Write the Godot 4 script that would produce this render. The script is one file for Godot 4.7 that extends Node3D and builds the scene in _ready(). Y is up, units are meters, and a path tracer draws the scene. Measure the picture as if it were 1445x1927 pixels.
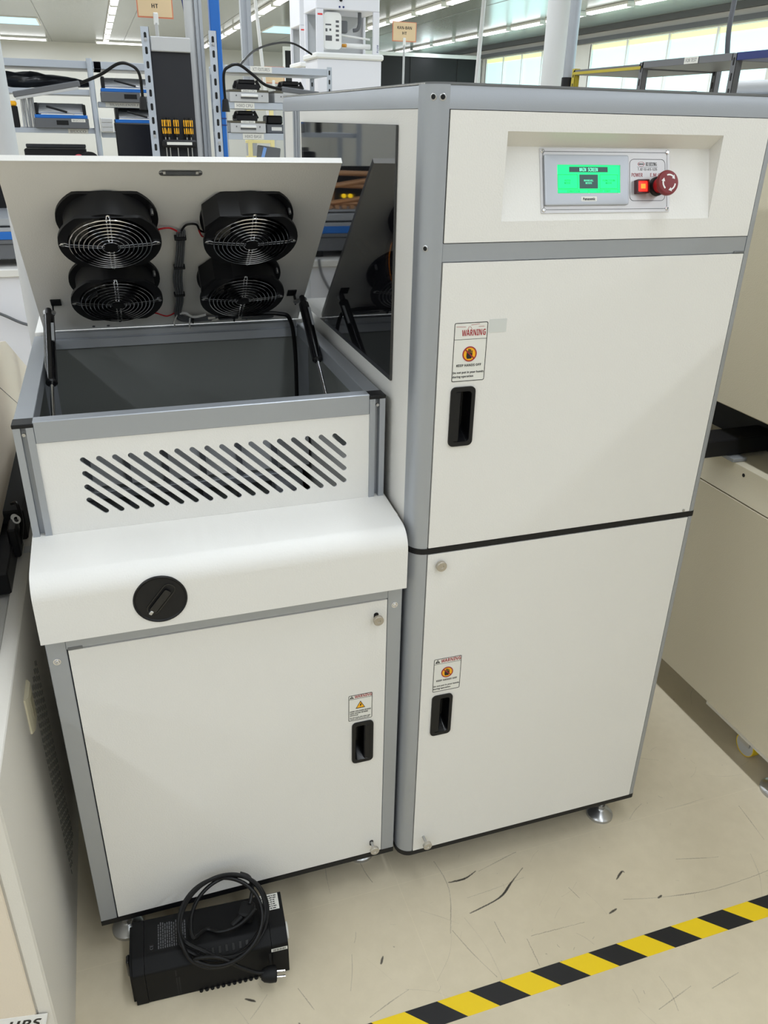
extends Node3D

# ------------------------------------------------------------------ mesh builder
class MB:
	var t := PackedVector3Array()
	func tri(a: Vector3, b: Vector3, c: Vector3) -> void:
		t.append(a); t.append(b); t.append(c)
	func quad(a: Vector3, b: Vector3, c: Vector3, d: Vector3) -> void:
		tri(a, b, c); tri(a, c, d)
	func fan_out(pts: Array, ctr: Vector3) -> void: # convex polygon turned away from ctr
		var n: Vector3 = (pts[1] - pts[0]).cross(pts[2] - pts[0])
		var flip: bool = n.dot(pts[0] - ctr) < 0.0
		for i in range(1, pts.size() - 1):
			if flip: tri(pts[0], pts[i + 1], pts[i])
			else: tri(pts[0], pts[i], pts[i + 1])
	func box(c: Vector3, s: Vector3, bev := 0.0, b := Basis.IDENTITY) -> MB:
		var h := s * 0.5
		var e: float = min(bev, min(h.x, min(h.y, h.z)) * 0.95)
		var ax := [Vector3.RIGHT, Vector3.UP, Vector3.BACK]
		var f := func(v: Vector3) -> Vector3: return c + b * v
		for i in 3:
			var j := (i + 1) % 3
			var k := (i + 2) % 3
			for sg in [-1.0, 1.0]:
				var q := []
				for m in [[-1.0, -1.0], [1.0, -1.0], [1.0, 1.0], [-1.0, 1.0]]:
					q.append(f.call(ax[i] * (h[i] * sg) + ax[j] * ((h[j] - e) * m[0]) + ax[k] * ((h[k] - e) * m[1])))
				fan_out(q, c)
			if e > 0.0:
				for sj in [-1.0, 1.0]:
					for sk in [-1.0, 1.0]:
						var q2 := []
						for m in [[-1.0, 0], [1.0, 0], [1.0, 1], [-1.0, 1]]:
							var oj: float = h[j] - (e if m[1] == 0 else 0.0)
							var ok: float = h[k] - (0.0 if m[1] == 0 else e)
							q2.append(f.call(ax[i] * ((h[i] - e) * m[0]) + ax[j] * (oj * sj) + ax[k] * (ok * sk)))
						fan_out(q2, c)
		if e > 0.0:
			for sx in [-1.0, 1.0]:
				for sy in [-1.0, 1.0]:
					for sz in [-1.0, 1.0]:
						fan_out([f.call(Vector3(h.x * sx, (h.y - e) * sy, (h.z - e) * sz)), f.call(Vector3((h.x - e) * sx, h.y * sy, (h.z - e) * sz)), f.call(Vector3((h.x - e) * sx, (h.y - e) * sy, h.z * sz))], c)
		return self
	func span(a: Vector3, b: Vector3, bev := 0.0) -> MB: # box between two corners
		return box((a + b) * 0.5, (b - a).abs(), bev)
	static func frame(d: Vector3) -> Basis: # y along d
		var y := d.normalized()
		var x := y.cross(Vector3.UP if abs(y.y) < 0.9 else Vector3.RIGHT).normalized()
		return Basis(x, y, x.cross(y))
	func lathe(prof: Array, o: Vector3, axis: Vector3, seg := 20) -> MB: # prof: Vector2(radius, height)
		var f := frame(axis)
		for i in prof.size() - 1:
			var p: Vector2 = prof[i]
			var q: Vector2 = prof[i + 1]
			for k in seg:
				var a0 := TAU * k / seg
				var a1 := TAU * (k + 1) / seg
				var d0 := f.x * cos(a0) - f.z * sin(a0)
				var d1 := f.x * cos(a1) - f.z * sin(a1)
				var v0 := o + d0 * p.x + f.y * p.y
				var v1 := o + d1 * p.x + f.y * p.y
				var v2 := o + d1 * q.x + f.y * q.y
				var v3 := o + d0 * q.x + f.y * q.y
				if p.x > 1e-6: tri(v0, v1, v2)
				if q.x > 1e-6: tri(v0, v2, v3)
		return self
	func cyl(a: Vector3, b: Vector3, r: float, seg := 14, bev := 0.0) -> MB:
		var l := a.distance_to(b)
		if bev > 0.0:
			return lathe([Vector2(0, 0), Vector2(r - bev, 0), Vector2(r, bev), Vector2(r, l - bev), Vector2(r - bev, l), Vector2(0, l)], a, b - a, seg)
		return lathe([Vector2(0, 0), Vector2(r, 0), Vector2(r, l), Vector2(0, l)], a, b - a, seg)
	func tube(path: Array, r: float, seg := 8, shut := false) -> MB:
		var n := path.size()
		var rings := []
		var prev := Vector3.ZERO
		for i in n:
			var d: Vector3
			if shut: d = (path[(i + 1) % n] - path[(i - 1 + n) % n]).normalized()
			else: d = (path[min(i + 1, n - 1)] - path[max(i - 1, 0)]).normalized()
			var x: Vector3
			if i == 0: x = frame(d).x
			else: x = (prev - d * prev.dot(d)).normalized()
			prev = x
			var y := d.cross(x)
			var ring := []
			for k in seg:
				ring.append(path[i] + x * (r * cos(TAU * k / seg)) + y * (r * sin(TAU * k / seg)))
			rings.append(ring)
		for i in (n if shut else n - 1):
			var A: Array = rings[i]
			var B: Array = rings[(i + 1) % n]
			for k in seg:
				var k2 := (k + 1) % seg
				quad(A[k], A[k2], B[k2], B[k])
		if not shut:
			for k in range(1, seg - 1):
				tri(rings[0][0], rings[0][k + 1], rings[0][k])
				tri(rings[n - 1][0], rings[n - 1][k], rings[n - 1][k + 1])
		return self
	func ext(poly: PackedVector2Array, d0: float, d1: float, xf := Transform3D.IDENTITY) -> MB: # polygon in xy, pushed along z
		var p := poly
		if Geometry2D.is_polygon_clockwise(p):
			p = p.duplicate()
			p.reverse()
		var id := Geometry2D.triangulate_polygon(p)
		for i in range(0, id.size(), 3):
			var q := [p[id[i]], p[id[i + 1]], p[id[i + 2]]]
			if (q[1] - q[0]).cross(q[2] - q[0]) < 0: q = [q[0], q[2], q[1]]
			tri(xf * Vector3(q[0].x, q[0].y, d1), xf * Vector3(q[1].x, q[1].y, d1), xf * Vector3(q[2].x, q[2].y, d1))
			tri(xf * Vector3(q[0].x, q[0].y, d0), xf * Vector3(q[2].x, q[2].y, d0), xf * Vector3(q[1].x, q[1].y, d0))
		for i in p.size():
			var a := p[i]
			var b := p[(i + 1) % p.size()]
			quad(xf * Vector3(a.x, a.y, d0), xf * Vector3(b.x, b.y, d0), xf * Vector3(b.x, b.y, d1), xf * Vector3(a.x, a.y, d1))
		return self
	func loft(loops: Array, cap0 := false, cap1 := false) -> MB: # closed loops of equal length
		for i in loops.size() - 1:
			var A: Array = loops[i]
			var B: Array = loops[i + 1]
			for k in A.size():
				var k2: int = (k + 1) % A.size()
				quad(A[k], A[k2], B[k2], B[k])
		for e in [[cap0, loops[0], true], [cap1, loops[-1], false]]:
			if e[0]:
				var L: Array = e[1]
				var c := Vector3.ZERO
				for v in L: c += v
				c /= L.size()
				for k in L.size():
					if e[2]: tri(c, L[(k + 1) % L.size()], L[k])
					else: tri(c, L[k], L[(k + 1) % L.size()])
		return self
	func mesh(crease := 40.0, uvscale := 0.0) -> ArrayMesh:
		var nt := t.size() / 3
		var fn := PackedVector3Array()
		fn.resize(nt)
		var at := {}
		for i in nt:
			fn[i] = (t[i * 3 + 1] - t[i * 3]).cross(t[i * 3 + 2] - t[i * 3])
			for k in 3:
				var key := Vector3i((t[i * 3 + k] * 20000.0).round())
				if at.has(key): at[key].append(i)
				else: at[key] = [i]
		var cs := cos(deg_to_rad(crease))
		var V := PackedVector3Array()
		var N := PackedVector3Array()
		var U := PackedVector2Array()
		for i in nt:
			if fn[i].length_squared() < 1e-22: continue
			var me := fn[i].normalized()
			for k in [0, 2, 1]:
				var p := t[i * 3 + k]
				var n := Vector3.ZERO
				for j in at[Vector3i((p * 20000.0).round())]:
					if fn[j].length_squared() > 1e-22 and fn[j].normalized().dot(me) > cs: n += fn[j]
				V.append(p)
				N.append(n.normalized())
				if uvscale > 0.0: U.append(Vector2(p.x, p.z) * uvscale)
		var arr := []
		arr.resize(Mesh.ARRAY_MAX)
		arr[Mesh.ARRAY_VERTEX] = V
		arr[Mesh.ARRAY_NORMAL] = N
		if uvscale > 0.0: arr[Mesh.ARRAY_TEX_UV] = U
		var m := ArrayMesh.new()
		m.add_surface_from_arrays(Mesh.PRIMITIVE_TRIANGLES, arr)
		return m

# ------------------------------------------------------------------ helpers
var M := {}
var taken := {}
var sans := SystemFont.new()
var bold := SystemFont.new()
var serif := SystemFont.new()
var mono := SystemFont.new()

func mb() -> MB: return MB.new()
func v3(x: float, y: float, z: float) -> Vector3: return Vector3(x, y, z)

func numbered(n: String) -> String:
	var k: int = taken.get(n, 0)
	taken[n] = k + 1
	return n if k == 0 else "%s_%03d" % [n, k]

func put(m, called: String, mat: Material, parent: Node = self, label := "") -> MeshInstance3D:
	var o := MeshInstance3D.new()
	o.mesh = m.mesh() if m is MB else m
	o.material_override = mat
	o.name = numbered(called) if parent == self else called
	parent.add_child(o, true)
	if label: o.set_meta("label", label)
	return o

func tag(o: Node, label: String, category: String, group := "") -> Node:
	o.set_meta("label", label)
	o.set_meta("category", category)
	if group: o.set_meta("group", group)
	return o

func thing(called: String, label: String, category: String, at := Vector3.ZERO, group := "") -> Node3D:
	var o := Node3D.new()
	o.name = numbered(called)
	add_child(o)
	o.position = at
	return tag(o, label, category, group) as Node3D

func part(called: String, parent: Node3D, at := Vector3.ZERO, b := Basis.IDENTITY) -> Node3D:
	var o := Node3D.new()
	o.name = called
	parent.add_child(o, true)
	o.transform = Transform3D(b, at)
	return o

func struct(m, called: String, mat: Material) -> MeshInstance3D:
	var o := put(m, called, mat)
	o.set_meta("kind", "structure")
	return o

func copy(o: Node3D, at: Vector3, label := "") -> Node3D:
	var base := o.name.rstrip("0123456789").rstrip("_")
	var c := o.duplicate() as Node3D
	c.name = numbered(base)
	add_child(c)
	c.position = at
	if label: c.set_meta("label", label)
	return c

func mat(c: Color, rough := 0.5, metal := 0.0, spec := 0.5) -> StandardMaterial3D:
	var m := StandardMaterial3D.new()
	m.albedo_color = c
	m.roughness = rough
	m.metallic = metal
	m.metallic_specular = spec
	return m

func rgb(r: int, g: int, b: int) -> Color: return Color8(r, g, b)

func noise_tex(freq: float, size: int, sd: int, bump := 0.0, kind := FastNoiseLite.TYPE_SIMPLEX_SMOOTH, oct := 3) -> NoiseTexture2D:
	var n := FastNoiseLite.new()
	n.noise_type = kind
	n.frequency = freq
	n.seed = sd
	n.fractal_octaves = oct
	var t := NoiseTexture2D.new()
	t.width = size
	t.height = size
	t.seamless = true
	t.noise = n
	if bump > 0.0:
		t.as_normal_map = true
		t.bump_strength = bump
	return t

func tint_tex(freq: float, size: int, sd: int, a: Color, b: Color) -> NoiseTexture2D:
	var t := noise_tex(freq, size, sd)
	var g := Gradient.new()
	g.set_color(0, a)
	g.set_color(1, b)
	t.color_ramp = g
	return t

func coat(c: Color, rough: float, grain: Texture2D, scale: float, depth := 0.5) -> StandardMaterial3D: # sprayed paint with a fine orange peel
	var m := mat(c, rough)
	m.uv1_triplanar = true
	m.uv1_world_triplanar = true
	m.uv1_scale = Vector3.ONE * scale
	m.normal_enabled = true
	m.normal_texture = grain
	m.normal_scale = depth
	return m

func glow(c: Color, e: float) -> StandardMaterial3D:
	var m := mat(c, 0.4)
	m.emission_enabled = true
	m.emission = c
	m.emission_energy_multiplier = e
	return m

# lettering set into a w x h box (h = 0: keep shape), centred at `at`, in the plane of basis b
func text(s: String, w: float, h: float, at: Vector3, parent: Node3D, m: Material, font: Font = null, b := Basis.IDENTITY, called := "lettering", deep := 0.0004) -> MeshInstance3D:
	var tm := TextMesh.new()
	tm.text = s
	tm.font = font if font else sans
	tm.font_size = 48
	tm.pixel_size = 0.01
	tm.depth = 0.01
	tm.curve_step = 2.0
	tm.horizontal_alignment = HORIZONTAL_ALIGNMENT_LEFT
	var bb := tm.get_aabb()
	var o := MeshInstance3D.new()
	o.mesh = tm
	o.material_override = m
	o.name = called
	parent.add_child(o, true)
	var sx := w / maxf(bb.size.x, 1e-6)
	var sy := h / maxf(bb.size.y, 1e-6)
	if h == 0.0: sy = sx
	if w == 0.0: sx = sy
	var bs := Basis(b.x * sx, b.y * sy, b.z * (deep / 0.01))
	o.transform = Transform3D(bs, at - bs * bb.get_center() + b.z * deep * 0.5)
	return o

func rrect(x0: float, y0: float, x1: float, y1: float, r: float, n := 4) -> PackedVector2Array:
	var p := PackedVector2Array()
	for c in [[x1 - r, y1 - r, 0.0], [x0 + r, y1 - r, 90.0], [x0 + r, y0 + r, 180.0], [x1 - r, y0 + r, 270.0]]:
		for i in n + 1:
			var a := deg_to_rad(c[2] + 90.0 * i / n)
			p.append(Vector2(c[0] + r * cos(a), c[1] + r * sin(a)))
	return p

func lift(p: PackedVector2Array, z: float, xf := Transform3D.IDENTITY) -> Array:
	var a := []
	for q in p: a.append(xf * Vector3(q.x, q.y, z))
	return a

func circle(r: float, n: int, c := Vector2.ZERO) -> PackedVector2Array:
	var p := PackedVector2Array()
	for i in n: p.append(c + Vector2(cos(TAU * i / n), sin(TAU * i / n)) * r)
	return p

func outline(a: PackedVector2Array, b: PackedVector2Array, z0: float, z1: float, xf := Transform3D.IDENTITY) -> MB: # flat ring between two loops
	var m := mb()
	m.loft([lift(a, z0, xf), lift(a, z1, xf), lift(b, z1, xf), lift(b, z0, xf), lift(a, z0, xf)])
	return m

func curve(pts: Array, n := 8) -> Array: # Catmull-Rom through points
	var out := []
	for i in pts.size() - 1:
		var p0: Vector3 = pts[max(i - 1, 0)]
		var p1: Vector3 = pts[i]
		var p2: Vector3 = pts[i + 1]
		var p3: Vector3 = pts[min(i + 2, pts.size() - 1)]
		for k in n: out.append(p1.cubic_interpolate(p2, p0, p3, float(k) / n))
	out.append(pts[-1])
	return out

# ------------------------------------------------------------------ scene
func _ready() -> void:
	var cam := Camera3D.new()
	add_child(cam)
	cam.transform = Transform3D(Basis(v3(0.94933, 0.0206134, 0.313604), v3(0.120797, 0.897263, -0.42465), v3(-0.290139, 0.441015, 0.849308)).orthonormalized(), v3(-0.478784, 1.648099, 1.233416))
	cam.fov = rad_to_deg(2.0 * atan(963.5 / 1494.12))
	cam.near = 0.02
	cam.far = 100.0
	cam.current = true
	var we := WorldEnvironment.new()
	var env := Environment.new()
	env.background_mode = Environment.BG_COLOR
	env.background_color = rgb(205, 225, 235)
	env.tonemap_mode = Environment.TONE_MAPPER_LINEAR
	env.tonemap_exposure = 1.36
	env.sdfgi_enabled = true
	env.ssao_enabled = true
	env.ssil_enabled = true
	we.environment = env
	add_child(we)
	sans.font_names = PackedStringArray(["Droid Sans"])
	bold.font_names = PackedStringArray(["Droid Sans"])
	bold.font_weight = 700
	serif.font_names = PackedStringArray(["Droid Serif"])
	mono.font_names = PackedStringArray(["Droid Sans Mono"])
	materials()
	ceiling_lights()
	hall()
	tower()
	conveyor_cabinet()
	left_machine()
	right_machine()
	floor_things()
	behind_left()
	shelves()
	workstation()
	far_things()

var batten: Node3D
func materials() -> void:
	var peel := noise_tex(0.09, 512, 3, 3.0)
	var fine := noise_tex(0.2, 512, 9, 2.0)
	M.cream = coat(rgb(227, 225, 220), 0.42, peel, 5.0, 0.25)
	M.beige = coat(rgb(204, 195, 172), 0.5, peel, 5.0, 0.2)
	M.offwhite = coat(rgb(216, 212, 203), 0.5, peel, 5.0, 0.2)
	M.hoodcream = coat(rgb(222, 210, 192), 0.5, peel, 5.0, 0.2)
	M.alu = coat(rgb(168, 172, 178), 0.42, fine, 6.0, 0.12)
	M.alu.metallic = 0.55
	M.alu_dark = mat(rgb(120, 122, 124), 0.5, 0.6)
	M.steel = mat(rgb(190, 190, 190), 0.3, 0.9)
	M.chrome = mat(rgb(225, 225, 228), 0.12, 1.0)
	M.zinc = coat(rgb(186, 193, 203), 0.45, fine, 4.0, 0.2)
	M.zinc.metallic = 0.35
	M.black = mat(rgb(19, 19, 21), 0.45, 0.0, 0.4)
	M.black_gloss = mat(rgb(14, 14, 16), 0.22)
	M.black_matt = mat(rgb(16, 16, 17), 0.75)
	M.rubber = mat(rgb(20, 20, 21), 0.55, 0.0, 0.35)
	M.cable = mat(rgb(15, 15, 16), 0.4, 0.0, 0.35)
	M.grey_cable = mat(rgb(92, 94, 98), 0.5)
	M.inner_grey = mat(rgb(112, 115, 112), 0.55)
	M.white = mat(rgb(232, 232, 230), 0.5)
	M.white_panel = mat(rgb(226, 226, 232), 0.45)
	M.label = mat(rgb(226, 225, 218), 0.4)
	M.ink = mat(rgb(24, 24, 26), 0.5)
	M.ink_grey = mat(rgb(88, 88, 92), 0.5)
	M.ink_red = mat(rgb(158, 36, 44), 0.5)
	M.yellow = mat(rgb(246, 178, 18), 0.45)
	M.tape_yellow = mat(rgb(240, 205, 24), 0.4)
	M.tape_black = mat(rgb(26, 26, 29), 0.42)
	M.blue = mat(rgb(24, 104, 190), 0.42)
	M.navy = mat(rgb(34, 48, 110), 0.5)
	M.red = mat(rgb(178, 32, 40), 0.35)
	M.red_dark = mat(rgb(120, 34, 38), 0.4)
	M.dark_grey = mat(rgb(96, 98, 102), 0.5)
	M.mid_grey = mat(rgb(140, 142, 144), 0.5)
	M.light_grey = mat(rgb(190, 191, 192), 0.5)
	M.kraft = mat(rgb(226, 200, 160), 0.6)
	M.copper = mat(rgb(196, 150, 112), 0.4, 0.4)
	M.shade_glass = mat(Color(rgb(14, 14, 18), 0.72), 0.03, 0.0, 1.0)
	M.shade_glass.transparency = BaseMaterial3D.TRANSPARENCY_ALPHA
	M.louvre = mat(rgb(96, 95, 90), 0.6)
	M.ups = mat(rgb(17, 17, 18), 0.5, 0.0, 0.3)
	M.bag = mat(rgb(28, 30, 34), 0.22)

# ------------------------------------------------------------------ lights of the hall
const CEIL := 3.8
func ceiling_lights() -> void:
	M.tube_light = glow(rgb(250, 252, 255), 2.6)
	var body := mb().box(v3(0, -0.025, 0), v3(0.17, 0.05, 1.52), 0.006).mesh()
	var tube := along_z(mb(), [Vector2(-0.075, -0.05), Vector2(-0.07, -0.075), Vector2(-0.045, -0.092), Vector2(0.045, -0.092), Vector2(0.07, -0.075), Vector2(0.075, -0.05)], -0.72, 0.72).mesh()
	var cap := mb().box(v3(0, -0.072, 0), v3(0.155, 0.046, 0.03), 0.004).mesh()
	var first: Node3D = null
	var rows := {-6.0: "in the row by the far plain wall", -2.9: "in the row over the side machine", 0.26: "in the row above the black tool panel", 3.35: "in the row behind the blue pole", 6.4: "in the row above the tan lettered sign", 9.5: "in the row along the windows"}
	for x in rows:
		for k in 23:
			var z := 9.16 - 1.72 * k
			var at := v3(x, CEIL - 0.001, z)
			var o: Node3D
			if first == null:
				o = thing("ceiling_light", "white fluorescent batten light " + rows[x], "ceiling light", at, "fluorescent batten lights in rows")
				put(body, "housing", M.white, o)
				put(tube, "light_tube", M.tube_light, o)
				put(cap, "end_cap", M.white, o).position.z = -0.735
				put(cap, "end_cap", M.white, o).position.z = 0.735
				first = o
				batten = o
			else:
				o = copy(first, at, "white fluorescent batten light " + rows[x])
			var l := AreaLight3D.new()
			l.name = "tube_area_light"
			l.area_size = Vector2(0.14, 1.44)
			l.light_color = rgb(238, 246, 255)
			l.light_energy = 1.5
			l.area_range = 60.0
			l.area_attenuation = 2.0
			l.shadow_enabled = true
			l.rotation_degrees = v3(-90, 0, 0)
			l.position = at + v3(0, -0.10, 0)
			add_child(l, true)

# ------------------------------------------------------------------ floor picture: 2 m tile of worn epoxy
func scratch(im: Image, pts: Array, wide: float, dark: float) -> void:
	var n := im.get_width()
	var path := []
	for i in pts.size() - 1:
		var a: Vector2 = pts[i]
		var b: Vector2 = pts[i + 1]
		var p0: Vector2 = pts[max(i - 1, 0)]
		var p3: Vector2 = pts[min(i + 2, pts.size() - 1)]
		var k := int(a.distance_to(b) * n * 0.5) + 2
		for j in k: path.append(a.cubic_interpolate(b, p0, p3, float(j) / k) * n * 0.5)
	for i in path.size():
		var u := float(i) / path.size()
		var w := wide * (0.35 + 0.65 * sin(PI * u)) * (0.8 + 0.2 * sin(i * 0.06 + wide * 5.0))
		var d := dark * (0.75 + 0.25 * sin(i * 0.035 + wide * 9.0))
		var r := int(ceil(w)) + 1
		for y in range(-r, r + 1):
			for x in range(-r, r + 1):
				var k := clampf(w + 0.5 - Vector2(x, y).length(), 0.0, 1.0) * d
				if k <= 0.0: continue
				var px := posmod(int(path[i].x) + x, n)
				var py := posmod(int(path[i].y) + y, n)
				im.set_pixel(px, py, im.get_pixel(px, py).lerp(Color8(52, 48, 42), k * 0.5))

func floor_material() -> StandardMaterial3D:
	var n := 2048
	var a := FastNoiseLite.new()
	a.seed = 21
	a.frequency = 0.008
	a.fractal_octaves = 4
	var small := 512
	var g := a.get_seamless_image(small, small)
	var b := FastNoiseLite.new()
	b.seed = 5
	b.frequency = 0.09
	var h := b.get_seamless_image(small, small)
	var im := Image.create(small, small, false, Image.FORMAT_RGB8)
	var c0 := Color8(217, 205, 179)
	var c1 := Color8(204, 192, 166)
	for y in small:
		for x in small:
			var k := g.get_pixel(x, y).r * 0.75 + h.get_pixel(x, y).r * 0.25
			im.set_pixel(x, y, c0.lerp(c1, clampf(k * 1.6 - 0.3, 0.0, 1.0)))
	im.resize(n, n, Image.INTERPOLATE_CUBIC)
	var big := [
		[Vector2(0.134, 0.124), Vector2(0.217, 0.107), Vector2(0.264, 0.077), Vector2(0.310, 0.047)],
		[Vector2(0.118, 0.032), Vector2(0.161, 0.033), Vector2(0.195, 0.021)],
		[Vector2(-0.093, 0.164), Vector2(-0.103, 0.180)],
		[Vector2(0.445, 0.222), Vector2(0.469, 0.216)], [Vector2(0.514, 0.146), Vector2(0.540, 0.130), Vector2(0.544, 0.135)],
		[Vector2(0.580, 0.221), Vector2(0.593, 0.217)], [Vector2(-0.397, 0.167), Vector2(-0.377, 0.179)]]
	var thin := [
		[Vector2(0.499, 0.199), Vector2(0.583, 0.220), Vector2(0.706, 0.239), Vector2(0.815, 0.240), Vector2(0.891, 0.236)],
		[Vector2(0.107, -0.037), Vector2(0.114, 0.021), Vector2(0.106, 0.073), Vector2(0.071, 0.158)],
		[Vector2(0.078, 0.152), Vector2(0.100, 0.218), Vector2(0.128, 0.283)], [Vector2(0.179, 0.161), Vector2(0.180, 0.217)],
		[Vector2(0.231, 0.222), Vector2(0.228, 0.288)], [Vector2(0.692, 0.139), Vector2(0.769, 0.159), Vector2(0.800, 0.165)],
		[Vector2(0.966, 0.042), Vector2(0.959, 0.095), Vector2(0.950, 0.156)], [Vector2(-0.160, 0.282), Vector2(-0.108, 0.264), Vector2(-0.064, 0.251)],
		[Vector2(0.244, 0.218), Vector2(0.378, 0.224)], [Vector2(0.315, -0.001), Vector2(0.201, 0.024)],
		[Vector2(0.390, 0.131), Vector2(0.400, 0.165)], [Vector2(-0.075, -0.198), Vector2(-0.069, -0.076), Vector2(-0.058, -0.024)],
		[Vector2(-0.287, 0.178), Vector2(-0.265, 0.232)], [Vector2(0.557, 0.444), Vector2(0.636, 0.432)], [Vector2(0.420, 0.448), Vector2(0.517, 0.426)]]
	for s in big: scratch(im, s, 2.6, 1.5)
	for s in thin: scratch(im, s, 0.9, 0.9)
	var rn := RandomNumberGenerator.new()
	rn.seed = 77
	for i in 260:
		var p := Vector2(rn.randf_range(0, 2), rn.randf_range(0, 2))
		var d := Vector2.from_angle(rn.randf() * TAU) * (0.008 + 0.16 * pow(rn.randf(), 4.0))
		scratch(im, [p, p + d * 0.5 + d.orthogonal() * rn.randf_range(-0.1, 0.1), p + d], rn.randf_range(0.3, 0.9), rn.randf_range(0.15, 0.6))
	for i in 120:
		var p := Vector2(rn.randf_range(0, 2), rn.randf_range(0, 2))
		scratch(im, [p, p + Vector2(0.004, 0.003) * rn.randf()], rn.randf_range(0.5, 1.7), rn.randf_range(0.3, 0.9))
	var m := mat(Color.WHITE, 0.32)
	m.albedo_texture = ImageTexture.create_from_image(im)
	return m

func hall() -> void:
	var fl := mb().span(v3(-8.2, -0.1, -31.2), v3(11.9, 0, 13.2))
	struct(fl.mesh(40.0, 0.5), "floor", floor_material()).set_meta("label", "worn beige epoxy floor with dark scuffs and scratches")
	M.ceiling = mat(rgb(136, 140, 137), 0.2)
	M.wall = mat(rgb(214, 213, 208), 0.6)
	M.beam = mat(rgb(92, 94, 98), 0.5)
	struct(mb().span(v3(-8.2, CEIL, -31.2), v3(11.9, CEIL + 0.12, 13.2)), "ceiling", M.ceiling)
	struct(mb().span(v3(-8.2, 0, -31.2), v3(11.9, CEIL, -31.0)), "wall_back", M.wall)
	struct(mb().span(v3(-8.2, 0, 13.0), v3(11.9, CEIL, 13.2)), "wall_front", M.wall)
	struct(mb().span(v3(-8.2, 0, -31.0), v3(-8.0, CEIL, 13.0)), "wall_left", M.wall)
	# window wall along x = 11.4
	var ww := mb()
	var X0 := 11.4
	var X1 := 11.7
	ww.span(v3(X0, 0, -31), v3(X1, 0.9, 13)).span(v3(X0, 3.46, -31), v3(X1, CEIL, 13))
	var bays := [[-30.6, -26.2], [-24.7, -19.9], [-18.6, -12.4], [-11.2, -5.0], [-3.8, 2.4]]
	var z := -31.0
	for b in bays:
		ww.span(v3(X0, 0.9, z), v3(X1, 3.46, b[0]))
		z = b[1]
	ww.span(v3(X0, 0.9, z), v3(X1, 3.46, 13))
	struct(ww, "wall_right", M.wall)
	M.window_blind = glow(rgb(200, 240, 242), 0.58)
	M.blind_top = glow(rgb(232, 240, 176), 0.5)
	var n := 0
	for b in bays:
		n += 1
		var w := Node3D.new()
		w.name = "window_%d" % n
		add_child(w)
		w.set_meta("kind", "structure")
		w.position = v3(X0, 0.9, (b[0] + b[1]) * 0.5)
		var L: float = b[1] - b[0]
		var cnt := 4
		for k in cnt:
			var za := -L * 0.5 + L * k / cnt
			var zb := za + L / cnt
			put(mb().span(v3(0.05, 0.02, za + 0.03), v3(0.06, 2.44, zb - 0.03)), "window_blind", M.window_blind, w)
			put(mb().span(v3(0.03, 2.44, za + 0.03), v3(0.06, 2.54, zb - 0.03)), "window_blind_head", M.blind_top, w)
			put(mb().span(v3(0.0, 0, za - 0.03), v3(0.08, 2.56, za + 0.03)), "mullion", M.white, w)
		var l := AreaLight3D.new()
		l.name = "window_daylight"
		l.area_size = Vector2(L - 0.2, 2.4)
		l.light_color = rgb(200, 240, 242)
		l.light_energy = 2.6
		l.area_range = 60.0
		l.area_attenuation = 2.0
		l.shadow_enabled = true
		l.rotation_degrees = v3(0, 90, 0)
		l.position = v3(X0 + 0.045, 2.13, (b[0] + b[1]) * 0.5)
		add_child(l, true)
	var bm := mb().span(v3(X0 - 0.16, 3.69, -31), v3(X0, CEIL - 0.002, 13))
	struct(bm, "trim_1", M.beam)
	struct(mb().span(v3(X0 - 0.1, 3.48, -31), v3(X0, 3.58, 13)), "trim_2", M.beam)
	# ceiling panel joints
	var jt := mb()
	for k in 9:
		jt.span(v3(-8 + 2.2 * k, CEIL - 0.004, -31), v3(-7.985 + 2.2 * k, CEIL, 13))
	struct(jt, "trim_3", M.mid_grey)

func settle(o: Node3D, base: Vector3) -> void:
	o.position = base
	for c in o.get_children():
		c.position -= base

func quarter(cx: float, cz: float, r: float, a0: float, a1: float, n := 8) -> Array:
	var p := []
	for i in n + 1:
		var a := deg_to_rad(lerpf(a0, a1, float(i) / n))
		p.append(Vector2(cx + r * cos(a), cz + r * sin(a)))
	return p

# plan polygons are given as (x, z) and pushed up along y
func plan(m: MB, pts: Array, y0: float, y1: float) -> MB:
	var poly := PackedVector2Array()
	for p in pts: poly.append(Vector2(p.x, -p.y))
	return m.ext(poly, y0, y1, Transform3D(Basis(Vector3.RIGHT, v3(0, 0, -1), Vector3.UP), Vector3.ZERO))

func holed_door(called: String, parent: Node3D, a: Vector3, b: Vector3, hx0: float, hy0: float, hx1: float, hy1: float, m: Material) -> Node3D:
	# a door leaf from corner a to b with a rectangular pocket hole right through it
	var o := mb()
	o.span(v3(a.x, a.y, a.z), v3(hx0, b.y, b.z)).span(v3(hx1, a.y, a.z), v3(b.x, b.y, b.z))
	o.span(v3(hx0, a.y, a.z), v3(hx1, hy0, b.z)).span(v3(hx0, hy1, a.z), v3(hx1, b.y, b.z))
	return put(o, called, m, parent)

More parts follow.
